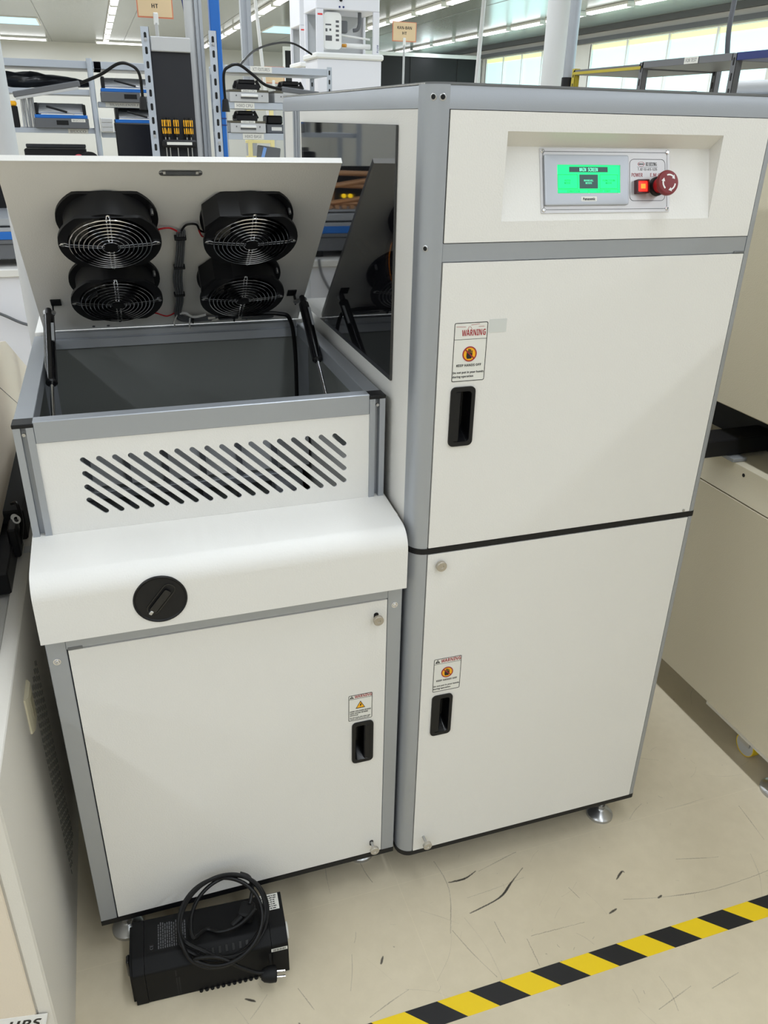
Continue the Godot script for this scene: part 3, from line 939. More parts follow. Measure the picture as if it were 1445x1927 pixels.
		put(mb().span(v3(x0, UY - 0.032, -0.76), v3(x1, UY, zu - 0.032), 0.001), "frame_rail", M.alu, o)
		put(mb().cyl(v3(xm, uy - 0.012, zu - 0.004), v3(xm, uy - 0.012, zu + 0.0005), 0.003, 10), "screw", M.steel, o)
		var xs := x0 + 0.003 if x0 < -0.3 else x1 - 0.004
		put(mb().span(v3(xs, 0.965, -0.76), v3(xs + 0.002, UY - 0.032, zu - 0.03)), "inner_panel", M.inner_grey, o)
	put(mb().span(v3(-0.634, 1.1475, zu - 0.026), v3(-0.0435, 1.187, zu), 0.0015), "frame_rail", M.alu, o)
	put(mb().span(v3(-0.634, 1.150, -0.79), v3(-0.0435, 1.172, -0.758), 0.001).span(v3(-0.634, 1.174, -0.79), v3(-0.0435, 1.187, -0.764), 0.001).span(v3(-0.634, 1.17, -0.79), v3(-0.0435, 1.176, -0.766)), "frame_rail", M.alu, o)
	put(mb().span(v3(LX0, UY - 0.01, -1.05), v3(LX1, UY + 0.002, -0.795), 0.001), "rear_cover", M.cream, o)
	put(mb().span(v3(LX0, 0.965, -1.05), v3(LX0 + 0.004, UY - 0.01, -0.79)), "side_panel", M.cream, o)
	put(mb().span(v3(-0.655, 0.79, -0.7655), v3(-0.02, 0.955, -0.762)), "inner_panel", M.light_grey, o)
	put(mb().span(v3(-0.655, 0.70, -0.768), v3(-0.0435, 1.150, -0.765)), "inner_panel", M.inner_grey, o)
	slotted_panel(o, zu - 0.004)
	# inside: conveyor deck seen through the opening and the slots
	put(mb().span(v3(LX0 + 0.004, 0.69, -0.79), v3(LX1 - 0.004, 0.70, -0.07)), "inner_deck", M.black_matt, o)
	var cv := part("inner_conveyor", o)
	put(mb().span(v3(-0.63, 0.765, -0.755), v3(-0.045, 0.785, -0.735), 0.001), "guide_rail", M.alu, cv)
	put(mb().span(v3(-0.63, 0.72, -0.64), v3(-0.045, 0.745, -0.61), 0.001), "guide_rail", M.black, cv)
	put(mb().span(v3(-0.63, 0.702, -0.73), v3(-0.045, 0.715, -0.30)), "belt", M.black_matt, cv)
	for k in 6:
		put(mb().span(v3(-0.60 + 0.095 * k, 0.70, -0.757), v3(-0.586 + 0.095 * k, 0.93, -0.745)), "inner_rib", M.dark_grey, cv)
	put(mb().cyl(v3(-0.15, 0.80, -0.60), v3(-0.08, 0.80, -0.60), 0.035, 18, 0.003), "drive_motor", M.dark_grey, cv)
	lid(o)
	settle(o, v3((LX0 + LX1) * 0.5, 0, -0.53))

func along_y(pts: Array, y0: float, y1: float) -> MB:
	return plan(mb(), pts, y0, y1)

func slotted_panel(o: Node3D, z: float) -> void:
	var vp := CSGBox3D.new()
	vp.name = "vent_panel"
	vp.size = v3(0.5905, 0.1735, 0.003)
	vp.position = v3(-0.3388, 1.0605, z)
	vp.material = M.cream
	o.add_child(vp)
	var w := 0.0095
	var x0 := -0.569 + w * 0.5
	var x1 := -0.0885 - w * 0.5
	var y0 := 1.0035 + w * 0.5
	var y1 := 1.115 - w * 0.5
	var m := tan(deg_to_rad(44.0)) # slots fall to the right
	var pitch := 0.0266
	for k in range(-4, 18):
		var xt := x0 + pitch * k
		var a := Vector2(xt, y1)
		if a.x < x0: a = Vector2(x0, y1 - (x0 - xt) * m)
		var b := Vector2(xt + (y1 - y0) / m, y0)
		if b.x > x1: b = Vector2(x1, y1 - (x1 - xt) * m)
		if a.y - b.y < 0.012: continue
		var c := CSGPolygon3D.new()
		var d := (b - a).normalized()
		var n := d.orthogonal() * (w * 0.5)
		var p := PackedVector2Array()
		for i in 9:
			var t := PI * i / 8
			p.append(a + n * cos(t) - d * (w * 0.5) * sin(t))
		for i in 9:
			var t := PI * i / 8
			p.append(b - n * cos(t) + d * (w * 0.5) * sin(t))
		for i in p.size(): p[i] -= Vector2(vp.position.x, vp.position.y)
		c.polygon = p
		c.depth = 0.02
		c.operation = CSGShape3D.OPERATION_SUBTRACTION
		c.position.z = 0.01
		vp.add_child(c)

func lid(o: Node3D) -> void:
	var D := v3(0, 0.67323, 0.73943).normalized()
	var B := Basis(Vector3.RIGHT, D, Vector3.RIGHT.cross(D))
	var H := v3(0, 1.1885, -0.788)
	var xl := -0.6445
	var xr := -0.0345
	var T := 0.5755
	var ld := part("lid", o, H, B)
	# sheet with rim folded to the outside
	put(mb().span(v3(xl, 0, -0.0016), v3(xr, T, 0)), "lid_sheet", M.cream, ld)
	put(mb().span(v3(xl, T - 0.0016, -0.0085), v3(xr, T, -0.0016)).span(v3(xl, 0, -0.0085), v3(xl + 0.0016, T, -0.0016)).span(v3(xr - 0.0016, 0, -0.0085), v3(xr, T, -0.0016)), "lid_rim", M.cream, ld)
	put(mb().span(v3(xl, 0, -0.010), v3(xr, T, -0.0085)), "lid_top", M.cream, ld)
	put(mb().span(v3(xl, T - 0.001, -0.010), v3(xr, T + 0.0015, 0.0015)), "lid_edge", M.cream, ld)
	var hs := rrect(-0.374, 0.540, -0.296, 0.555, 0.007)
	put(outline(hs, rrect(-0.370, 0.5435, -0.300, 0.5515, 0.003), 0.0, 0.0015), "handle_slot", M.steel, ld)
	put(mb().ext(rrect(-0.362, 0.5425, -0.308, 0.5525, 0.001), 0.0, 0.0012), "handle_plate", M.dark_grey, ld)
	for x in [-0.370, -0.300]: put(mb().cyl(v3(x, 0.5475, 0), v3(x, 0.5475, 0.003), 0.0035, 12), "handle_screw", M.steel, ld)
	for x in [-0.533, -0.500, -0.168, -0.137]: put(mb().cyl(v3(x, 0.012, 0), v3(x, 0.012, 0.0012), 0.0035, 10), "bolt", M.dark_grey, ld)
	# fans
	var spots := [[-0.472, 0.421, false], [-0.472, 0.213, false], [-0.203, 0.419, true], [-0.203, 0.209, true]]
	var names := ["cooling fan, upper one of the pair away from the tall cabinet", "cooling fan, lower one of the pair away from the tall cabinet", "cooling fan with wiring box, upper one beside the tall cabinet", "cooling fan with wiring box, lower one beside the tall cabinet"]
	for i in 4:
		var s: Array = spots[i]
		var f := part("fan", o, H + B * v3(s[0], s[1], 0), B)
		f.set_meta("label", names[i])
		fan(f, s[2])
	# wiring on the lid
	var W := func(x: float, s: float, n := 0.008) -> Vector3: return H + B * v3(x - 0.003, s * 1.085 + (0.004 if s > 0.1 else 0.0), n)
	var hn := part("wiring_harness", o)
	for k in 4:
		var dx := (k - 1.5) * 0.0045
		put(mb().tube(curve([W.call(-0.331 + dx, 0.352), W.call(-0.333 + dx, 0.28, 0.012), W.call(-0.337 + dx * 1.2, 0.2, 0.01), W.call(-0.332 + dx, 0.12, 0.012), W.call(-0.335 + dx, 0.062), W.call(-0.318 + dx, 0.035 + dx), W.call(-0.26, 0.033 + dx), W.call(-0.19, 0.036 + dx)], 6), 0.0024, 6), "wire", M.grey_cable, hn)
	put(mb().tube(curve([W.call(-0.333, 0.345), W.call(-0.322, 0.368), W.call(-0.302, 0.37), W.call(-0.294, 0.352), W.call(-0.283, 0.345)], 6), 0.0022, 6), "wire", M.cable, hn)
	put(mb().tube(curve([W.call(-0.333, 0.345), W.call(-0.352, 0.36), W.call(-0.372, 0.358), W.call(-0.382, 0.352)], 6), 0.002, 6), "wire", M.red, hn)
	put(mb().tube(curve([W.call(-0.296, 0.355, 0.01), W.call(-0.29, 0.342, 0.014), W.call(-0.28, 0.336, 0.01)], 6), 0.0018, 6), "wire", M.red, hn)
	put(mb().tube(curve([W.call(-0.337, 0.07), W.call(-0.36, 0.052), W.call(-0.385, 0.066), W.call(-0.40, 0.07)], 6), 0.0018, 6), "wire", M.red, hn)
	put(mb().tube(curve([W.call(-0.336, 0.06), W.call(-0.345, 0.03, 0.014), W.call(-0.34, 0.012, 0.012)], 6), 0.0014, 6), "wire", M.cream, hn)
	put(mb().tube(curve([W.call(-0.33, 0.06), W.call(-0.318, 0.07, 0.014), W.call(-0.30, 0.055, 0.016), W.call(-0.27, 0.056, 0.012)], 6), 0.003, 6), "wire", M.white, hn)
	put(mb().tube(curve([W.call(-0.308, 0.05, 0.016), W.call(-0.309, 0.03, 0.02), W.call(-0.308, 0.012, 0.02)], 5), 0.002, 6), "wire", M.white, hn)
	for q in [[-0.333, 0.335], [-0.334, 0.24], [-0.333, 0.14], [-0.3, 0.036], [-0.2, 0.036]]:
		put(mb().box(W.call(q[0], q[1], 0.011), v3(0.024 if q[1] > 0.05 else 0.004, 0.005 if q[1] > 0.05 else 0.022, 0.012), 0.001, B), "cable_tie", M.black, hn)
	for q in [[-0.385, 0.353, 0.2], [-0.282, 0.336, -0.4], [-0.405, 0.07, 0.3], [-0.255, 0.038, 0.0], [-0.245, 0.03, 0.5]]:
		put(mb().box(W.call(q[0], q[1], 0.01), v3(0.018, 0.007, 0.007), 0.001, B * Basis(Vector3.BACK, q[2])), "connector", M.offwhite, hn)
	put(mb().tube(curve([W.call(-0.24, 0.044, 0.012), W.call(-0.16, 0.056, 0.016), W.call(-0.095, 0.058, 0.02), v3(-0.068, 1.20, -0.728), v3(-0.056, 1.12, -0.735), v3(-0.055, 0.98, -0.735)], 8), 0.0052, 8), "power_cable", M.cable, hn)
	for k in 3:
		put(mb().tube(curve([W.call(-0.20, 0.034 + 0.003 * k), W.call(-0.14, 0.048 - 0.004 * k, 0.012), W.call(-0.105, 0.04, 0.014), W.call(-0.12, 0.028 + 0.002 * k, 0.012), W.call(-0.18, 0.026)], 6), 0.002, 6), "wire", M.grey_cable, hn)
	# gas struts
	for s in [[-0.600, v3(-0.618, 1.262, -0.645), v3(-0.620, 1.098, -0.335), -1.0], [-0.066, v3(-0.052, 1.264, -0.655), v3(-0.059, 1.085, -0.388), 1.0]]:
		var st := part("gas_strut", o)
		var a: Vector3 = s[1]
		var b: Vector3 = s[2]
		var m := a.lerp(b, 0.63 if s[3] < 0 else 0.60)
		var br: Vector3 = W.call(s[0], 0.112, 0.0)
		put(mb().box(br + B * v3(0, 0, 0.0015), v3(0.022, 0.024, 0.003), 0.0008, B).box(br + B * v3(0.008 * s[3], -0.012, 0.012), v3(0.003, 0.014, 0.024), 0.0005, B), "bracket", M.black, st)
		put(mb().cyl(br + B * v3(0.008 * s[3], -0.014, 0.018), a + v3(0.006 * s[3], 0, 0), 0.0055, 12), "ball_joint", M.steel, st)
		var dd := (b - a).normalized()
		put(mb().cyl(a - dd * 0.008, a + dd * 0.016, 0.0068, 12, 0.001), "end_fitting", M.black, st)
		put(mb().cyl(a + dd * 0.014, m, 0.0118, 20, 0.003), "cylinder", M.black_gloss, st)
		put(mb().cyl(m, b, 0.0042, 12), "rod", M.chrome, st)
		put(mb().box(a.lerp(m, 0.32) + v3(0.008, 0.006, 0.008), v3(0.006, 0.055, 0.004), 0.0005, MB.frame(dd)), "maker_label", M.mid_grey, st)

func flat_circle(r: float, lim: float, n := 48) -> PackedVector2Array:
	var p := PackedVector2Array()
	for i in n:
		var a := TAU * i / n
		p.append(Vector2(r * cos(a), clampf(r * sin(a), -lim, lim)))
	return p

func fan(f: Node3D, wired: bool) -> void:
	var dep := 0.058
	var out := flat_circle(0.0945, 0.076)
	var inr := circle(0.0775, 48)
	# two flanges and the drum between
	put(outline(out, inr, 0.0, 0.006), "flange", M.black, f)
	put(outline(circle(0.0815, 48), inr, 0.004, dep - 0.004), "drum", M.black, f)
	put(outline(out, inr, dep - 0.006, dep), "flange", M.black, f)
	put(mb().ext(inr, 0.0, 0.002), "back_plate", M.black_matt, f)
	var spk := mb()
	for k in 4:
		var a := TAU * (k + 0.35) / 4
		spk.box(v3(cos(a), sin(a), 0) * 0.055 + v3(0, 0, 0.006), v3(0.05, 0.008, 0.004), 0.0, Basis(Vector3.BACK, a))
	put(spk, "spoke", M.black, f)
	put(mb().lathe([Vector2(0.040, 0.008), Vector2(0.040, dep - 0.012), Vector2(0.036, dep - 0.007), Vector2(0, dep - 0.006)], Vector3.ZERO, Vector3.BACK, 32), "hub", M.dark_grey if false else M.black, f)
	var bl := MB.new()
	for i in 7:
		for j in 4:
			var q := []
			for e in [[0, j], [1, j], [1, j + 1], [0, j + 1]]:
				var r := 0.038 if e[0] == 0 else 0.074
				var a: float = (e[1] / 4.0 - 0.5) * (0.75 if e[0] == 0 else 0.95)
				var zz: float = dep * 0.5 + (e[1] / 4.0 - 0.5) * 0.032
				var off := TAU * i / 7.0 + (0.22 if e[0] == 1 else 0.0)
				q.append(v3(cos(off + a) * r, sin(off + a) * r, zz))
			bl.quad(q[0], q[1], q[2], q[3])
	put(bl, "blades", M.black_gloss, f)
	# wire guard
	for k in 8:
		var r := 0.0165 + 0.0083 * k
		var ring := []
		var zr := dep + 0.010 - 0.006 * pow(k / 7.0, 2.0)
		var n := 24 + k * 4
		for i in n: ring.append(v3(cos(TAU * i / n) * r, sin(TAU * i / n) * r, zr))
		put(mb().tube(ring, 0.00125, 6, true), "guard_ring", M.chrome, f)
	put(mb().lathe([Vector2(0, dep + 0.007), Vector2(0.0125, dep + 0.007), Vector2(0.0125, dep + 0.011), Vector2(0, dep + 0.012)], Vector3.ZERO, Vector3.BACK, 28), "guard_disc", M.black, f)
	for sg in [-1.0, 1.0]:
		var w := mb()
		w.tube([v3(sg * 0.012, 0.0032, dep + 0.0085), v3(sg * 0.076, 0.0032, dep + 0.003), v3(sg * 0.082, 0.004, dep + 0.0008), v3(sg * 0.089, 0.0035, dep + 0.0012), v3(sg * 0.0915, 0.0, dep + 0.0012), v3(sg * 0.089, -0.0035, dep + 0.0012), v3(sg * 0.082, -0.004, dep + 0.0008), v3(sg * 0.076, -0.0032, dep + 0.003), v3(sg * 0.012, -0.0032, dep + 0.0085)], 0.0014, 6)
		put(w, "guard_arm", M.chrome, f)
		put(mb().cyl(v3(sg * 0.088, 0, dep - 0.001), v3(sg * 0.088, 0, dep + 0.003), 0.0034, 12, 0.0006), "screw", M.steel, f)
		var u := mb()
		u.tube([v3(0.0032, sg * 0.012, dep + 0.0085), v3(0.0032, sg * 0.078, dep + 0.002), v3(0.0022, sg * 0.082, dep + 0.001), v3(0, sg * 0.0835, dep + 0.001), v3(-0.0022, sg * 0.082, dep + 0.001), v3(-0.0032, sg * 0.078, dep + 0.002), v3(-0.0032, sg * 0.012, dep + 0.0085)], 0.0014, 6)
		put(u, "guard_arm", M.chrome, f)
	put(mb().cyl(v3(0.082, 0.03, 0.004), v3(0.082, 0.03, 0.018), 0.003, 10), "bolt", M.steel, f)
	if wired:
		var bx := PackedVector2Array([Vector2(-0.093, 0.026), Vector2(-0.093, 0.046), Vector2(-0.066, 0.077), Vector2(-0.024, 0.077), Vector2(-0.024, 0.075), Vector2(-0.070, 0.030)])
		put(mb().ext(bx, 0.006, dep - 0.001), "wiring_box", M.black, f)

# ------------------------------------------------------------------ machines at both sides
func left_machine() -> void:
	var o := thing("side_machine", "off-white machine with sloping hood and louvred side, beside the low cabinet", "machine")
	var X := -0.730
	var zf := 0.240
	put(mb().span(v3(-1.6, 0.0, -1.3), v3(X, 0.735, zf), 0.002), "base_body", M.offwhite, o)
	put(mb().span(v3(X - 0.03, 0.735, -1.3), v3(X + 0.001, 0.752, zf), 0.002), "top_lip", M.offwhite, o)
	put(mb().span(v3(X - 0.085, 0.735, -1.3), v3(X - 0.06, 0.765, zf), 0.002), "top_lip", M.alu, o)
	put(mb().span(v3(X - 0.024, 0.02, zf), v3(X - 0.002, 0.725, zf + 0.003), 0.001), "front_trim", M.offwhite, o)
	put(mb().span(v3(-1.6, 0.02, zf), v3(X - 0.027, 0.725, zf + 0.006), 0.002), "front_panel", M.hoodcream, o)
	# louvres: narrow slits pressed into the side
	for r in 9:
		for k in 27:
			put(slit(), "louvre", M.louvre, o).position = v3(X + 0.0004, 0.60 - 0.0195 * k + 0.008 * (r % 2), -0.185 - 0.014 * r)
	var hg := part("side_handle", o)
	put(along_y([Vector2(X, -0.085), Vector2(X + 0.003, -0.085), Vector2(X + 0.008, -0.095), Vector2(X + 0.008, -0.140), Vector2(X + 0.003, -0.150), Vector2(X, -0.150)], 0.585, 0.665), "handle_shell", mat(rgb(222, 214, 186), 0.45), hg)
	put(mb().span(v3(X + 0.008, 0.605, -0.13), v3(X + 0.0086, 0.65, -0.105)), "handle_dish", mat(rgb(196, 188, 160), 0.5), hg)
	# dark conveyor gear between base and hood
	var g := part("conveyor_gear", o)
	put(mb().span(v3(-1.5, 0.74, -1.25), v3(-0.80, 0.83, -0.1)), "gear_housing", M.black_matt, g)
	put(mb().span(v3(-0.80, 0.753, -1.25), v3(-0.737, 0.83, -0.58), 0.004), "gear_housing", M.black_matt, g)
	put(mb().span(v3(-0.80, 0.75, -0.62), v3(-0.755, 0.80, -0.34), 0.003), "gear_arm", M.black, g)
	put(mb().box(v3(-0.752, 0.80, -0.50), v3(0.02, 0.07, 0.06), 0.004), "gear_block", M.black, g)
	put(mb().box(v3(-0.733, 0.748, -0.53), v3(0.022, 0.012, 0.03), 0.001), "sensor_tab", M.light_grey, g)
	put(mb().cyl(v3(-0.722, 0.748, -0.53), v3(-0.7215, 0.748, -0.53), 0.004, 10), "tab_hole", M.black, g)
	put(mb().tube(curve([v3(-0.745, 0.78, -0.5), v3(-0.735, 0.83, -0.52), v3(-0.742, 0.86, -0.55), v3(-0.76, 0.84, -0.6)], 6), 0.004, 6), "gear_cable", M.cable, g)
	for k in 3: put(mb().tube(ring_pts(v3(-0.742 - 0.006 * k, 0.845 - 0.012 * k, -0.5 - 0.03 * k), v3(0.6, 0.5, 0.6), 0.008), 0.002, 6, true), "cable_tie", M.white, g)
	put(along_x(mb(), [Vector2(-0.15, 0.815), Vector2(-0.15, 1.2), Vector2(-0.6, 1.2), Vector2(-1.17, 1.08), Vector2(-1.6, 0.885), Vector2(-1.6, 0.815)], -1.6, -0.78), "hood", M.hoodcream, o)
	put(mb().box(v3(-0.7797, 0.965, -1.035), v3(0.0006, 0.0015, 0.34), 0.0, Basis(Vector3.RIGHT, deg_to_rad(-25.5))), "hood_seam", M.dark_grey, o)
	var lb := part("paper_label", o)
	var LB := Basis(Vector3.BACK, deg_to_rad(-14.0))
	var lc := v3(-0.783, 0.236, zf + 0.006)
	put(mb().box(lc + v3(0, 0, 0.0003), v3(0.082, 0.036, 0.0006), 0.0, LB), "sticker", M.white, lb)
	text("UPS", 0.050, 0.020, lc + LB * v3(0.006, -0.002, 0.0006), lb, M.ink, bold, LB * Basis(v3(1, 0, 0), v3(0.2, 1, 0), Vector3.BACK))
	settle(o, v3(-1.165, 0, -0.53))

var _slit: ArrayMesh
func slit() -> ArrayMesh:
	if _slit == null: _slit = mb().box(Vector3.ZERO, v3(0.0008, 0.0125, 0.0028), 0.0003).mesh()
	return _slit

func ring_pts(c: Vector3, axis: Vector3, r: float, n := 18) -> Array:
	var f := MB.frame(axis)
	var p := []
	for i in n: p.append(c + f.x * (r * cos(TAU * i / n)) + f.z * (r * sin(TAU * i / n)))
	return p

func right_machine() -> void:
	var o := thing("beige_machine", "large beige machine beyond the tall cabinet with dark gap at waist height", "machine")
	var X := 1.04
	put(mb().span(v3(X, 0.13, -1.0), v3(2.1, 0.756, 0.9), 0.002), "lower_body", M.beige, o)
	put(along_z(mb(), [Vector2(X, 0.76), Vector2(X + 0.012, 0.80), Vector2(X + 0.012, 0.845), Vector2(2.1, 0.845), Vector2(2.1, 0.76)], -1.0, 0.9), "upper_skirt", M.beige, o)
	put(mb().span(v3(X + 0.015, 0.105, -0.24), v3(X + 0.09, 0.13, 0.9), 0.002), "base_rail", M.offwhite, o)
	put(mb().span(v3(X + 0.16, 0.845, -1.0), v3(2.1, 0.985, 0.9)), "waist_core", M.black_matt, o)
	put(mb().span(v3(X, 0.985, -1.0), v3(2.1, 1.66, 0.9), 0.003), "upper_body", M.beige, o)
	for c in [v3(X, 1.03, -0.245), v3(X + 0.012, 0.825, -0.30)]:
		put(mb().cyl(c + v3(0.001, 0, 0), c - v3(0.0006, 0, 0), 0.005, 12), "bolt_hole", M.black, o)
	put(mb().span(v3(X - 0.30, 0.858, -0.44), v3(X + 0.16, 0.905, -0.36), 0.003), "conveyor_beam", M.black, o)
	put(mb().span(v3(X + 0.005, 0.846, -0.46), v3(X + 0.05, 0.856, -0.34), 0.001), "beam_plate", M.mid_grey, o)
	levelling_foot(o, v3(1.105, 0, 0.03), 0.11, 0.045)
	levelling_foot(o, v3(1.105, 0, -0.9), 0.13, 0.045)
	var cs := part("caster", o, v3(1.128, 0, -0.118))
	put(mb().lathe([Vector2(0, -0.014), Vector2(0.032, -0.014), Vector2(0.034, -0.012), Vector2(0.034, 0.012), Vector2(0.032, 0.014), Vector2(0, 0.014)], v3(0, 0.034, 0), Vector3.RIGHT, 24), "wheel", M.light_grey, cs)
	put(outline(circle(0.0345, 28), circle(0.0322, 28), -0.0148, 0.0148, Transform3D(Basis(v3(0, 0, -1), Vector3.UP, Vector3.RIGHT), v3(0, 0.0345, 0))), "tyre", M.tape_yellow, cs)
	put(mb().span(v3(-0.02, 0.04, -0.02), v3(-0.016, 0.13, 0.02)).span(v3(0.016, 0.04, -0.02), v3(0.02, 0.13, 0.02)), "fork", M.steel, cs)
	settle(o, v3(1.57, 0, -0.05))

# ------------------------------------------------------------------ on the floor
func floor_things() -> void:
	# hazard tape
	var tp := thing("hazard_tape", "black and yellow striped hazard tape stuck on the floor", "tape", v3(0.5, 0, 0.317))
	for k in 40:
		var x := -0.088 + 0.0722 * (k - 12) - 0.5
		var poly := PackedVector2Array([Vector2(x, 0.024), Vector2(x + 0.0722, 0.024), Vector2(x + 0.1222, -0.024), Vector2(x + 0.05, -0.024)])
		var xf := Transform3D(Basis(Vector3.RIGHT, v3(0, 0, -1), Vector3.UP), Vector3.ZERO)
		put(mb().ext(poly, 0.0, 0.0006, xf), "tape_stripe", M.tape_black if k % 2 == 0 else M.tape_yellow, tp)
	# power supply box lying in front of the low cabinet
	var u := thing("power_supply_unit", "black plastic backup power unit lying on the floor by the cabinet door", "power unit")
	var L := 0.321
	var H := 0.108
	var W := 0.118
	var body := mb()
	along_x(body, [Vector2(-0.002, 0.0), Vector2(0, 0.003), Vector2(0, 0.086), Vector2(-0.004, 0.092), Vector2(-0.026, 0.105), Vector2(-0.031, H), Vector2(-W + 0.006, H), Vector2(-W, H - 0.006), Vector2(-W, 0.0)], 0.030, 0.286)
	put(body, "body", M.ups, u)
	var endp := [Vector2(-0.001, 0.0), Vector2(0.001, 0.003), Vector2(0.001, 0.0865), Vector2(-0.0035, 0.093), Vector2(-0.0255, 0.1055), Vector2(-0.0305, H + 0.0005), Vector2(-W + 0.006, H + 0.0005), Vector2(-W - 0.0005, H - 0.006), Vector2(-W - 0.0005, 0.0)]
	put(along_x(mb(), endp, 0.006, 0.0292), "end_cap", M.ups, u)
	put(along_x(mb(), [Vector2(-0.008, 0.004), Vector2(-0.008, 0.084), Vector2(-0.034, 0.102), Vector2(-W + 0.01, 0.102), Vector2(-W + 0.01, 0.004)], 0.0, 0.006), "end_cap", M.ups, u)
	put(along_x(mb(), endp, 0.2868, L), "socket_end", M.ups, u)
	put(mb().span(v3(-0.008, 0.045, -0.055), v3(0.0, 0.092, -0.035), 0.003), "power_switch", M.black_gloss, u)
	for q in [[0.088, 0.006, 0.062], [0.093, 0.006, 0.062], [0.088, 0.066, 0.085]]:
		put(mb().span(v3(q[0], q[1], 0.0), v3(q[0] + 0.0028, q[2], 0.0006)), "groove", M.black_matt, u)
	put(mb().span(v3(0.2795, 0.004, 0.0), v3(0.2835, 0.07, 0.0008)), "groove", M.black_matt, u)
	for k in 12: put(mb().cyl(v3(0.135 + 0.0115 * k, 0.0, 0.0005), v3(0.135 + 0.0115 * k, 0.0, 0.0005) + v3(0, 0.007, 0), 0.004, 10, 0.001), "foot_rib", M.ups, u)
	for k in 9: put(mb().box(v3(0.125 + 0.014 * k, 0.0985, -0.014), v3(0.006, 0.002, 0.014), 0.0004, Basis(Vector3.RIGHT, deg_to_rad(30))), "vent", M.black_gloss, u)
	var tl := part("rating_print", u)
	put(mb().span(v3(0.036, H, -0.098), v3(0.118, H + 0.0003, -0.034)), "print_field", mat(rgb(22, 22, 23), 0.6, 0.0, 0.3), tl)
	var R := Basis(v3(0, 0, -1), v3(-1, 0, 0), Vector3.UP)
	var rn := RandomNumberGenerator.new()
	rn.seed = 12
	var sp := mb()
	for k in 13:
		var zz := -0.038
		while zz > -0.094:
			var wl := rn.randf_range(0.003, 0.009)
			sp.span(v3(0.058 + 0.0045 * k, H + 0.0003, zz - wl), v3(0.0602 + 0.0045 * k, H + 0.0005, zz))
			zz -= wl + 0.0018
	put(sp, "small_print", M.ink_grey, tl)
	text("CE", 0.01, 0.006, v3(0.045, H + 0.0003, -0.045), tl, M.ink_grey, sans, R)
	put(mb().span(v3(0.272, H + 0.0005, -0.112), v3(0.314, H + 0.001, -0.072)), "rating_label", M.label, u)
	var rl := part("rating_label_print", u)
	var lpnt := mb()
	for k in 7:
		var xx := 0.275
		while xx < 0.305:
			var wl := rn.randf_range(0.002, 0.007)
			lpnt.span(v3(xx, H + 0.001, -0.108 + 0.0052 * k), v3(xx + wl, H + 0.0012, -0.1058 + 0.0052 * k))
			xx += wl + 0.0014
	put(lpnt, "small_print", M.ink, rl)
	put(mb().span(v3(0.285, 0.074, 0.001), v3(0.319, 0.083, 0.0014)), "barcode_label", M.label, u)
	var bc := mb()
	for k in 14: bc.span(v3(0.288 + 0.002 * k, 0.0755, 0.0014), v3(0.2888 + 0.002 * k + 0.0007 * (k % 3) * 0.5, 0.0815, 0.0016))
	put(bc, "barcode_print", M.ink, u)
	put(mb().cyl(v3(L, 0.062, -0.05), v3(L + 0.006, 0.062, -0.05), 0.018, 24, 0.001), "outlet", M.label, u)
	put(mb().cyl(v3(L + 0.004, 0.062, -0.05), v3(L + 0.0062, 0.062, -0.05), 0.0145, 24), "outlet_well", M.ups, u)
	u.transform = Transform3D(Basis(Vector3.UP, -0.058), v3(-0.615, 0, 0.115))
	# mains lead coiled on it
	var c := thing("coiled_cable", "coiled black mains cable with two-pin plug on the power unit", "cable")
	var path := []
	var A := v3(-0.418, 0.128, 0.075)
	var ups := [v3(-0.35, 0.146, 0.075), v3(-0.37, 0.136, 0.085), v3(-0.395, 0.125, 0.09), v3(-0.43, 0.117, 0.085), v3(-0.455, 0.116, 0.07)]
	path.append_array(ups)
	# loops: centre, half axis across, half axis towards the top
	var loops := [[v3(-0.405, 0.130, 0.068), 0.080, v3(0.004, 0.036, -0.068)], [v3(-0.418, 0.132, 0.066), 0.088, v3(0.006, 0.046, -0.064)], [v3(-0.420, 0.128, 0.070), 0.090, v3(0.010, 0.050, -0.068)], [v3(-0.424, 0.132, 0.074), 0.086, v3(0.0, 0.038, -0.074)]]
	for li in loops.size():
		var lp: Array = loops[li]
		for i in 14:
			var a := -PI * 0.9 - TAU * i / 14.0
			path.append(lp[0] + v3(cos(a) * lp[1], 0.010 + sin(a * 2.0 + li) * 0.002, 0.004) + lp[2] * sin(a))
	path.append_array([v3(-0.44, 0.118, 0.142), v3(-0.40, 0.085, 0.152), v3(-0.37, 0.06, 0.156), v3(-0.352, 0.052, 0.157)])
	put(mb().tube(curve(path, 6), 0.0042, 8), "cable", M.cable, c)
	var ie := part("appliance_connector", c)
	var IB := Basis(Vector3.UP, deg_to_rad(-25))
	put(mb().box(v3(-0.368, 0.125, 0.062), v3(0.030, 0.028, 0.036), 0.004, IB), "connector_body", M.rubber, ie)
	put(mb().cyl(v3(-0.38, 0.132, 0.074), v3(-0.402, 0.124, 0.084), 0.006, 12, 0.001), "strain_relief", M.rubber, ie)
	put(mb().tube(curve([v3(-0.360, 0.140, 0.055), v3(-0.350, 0.155, 0.035), v3(-0.352, 0.165, 0.01), v3(-0.37, 0.172, 0.0)], 6), 0.0042, 8), "connector_lead", M.cable, ie)
	var pg := part("mains_plug", c)
	put(mb().lathe([Vector2(0, 0), Vector2(0.009, 0), Vector2(0.014, 0.006), Vector2(0.0165, 0.018), Vector2(0.0165, 0.030), Vector2(0.0150, 0.0315), Vector2(0, 0.0315)], v3(-0.358, 0.044, 0.156), v3(1, -0.12, 0.1), 24), "plug_body", M.rubber, pg)
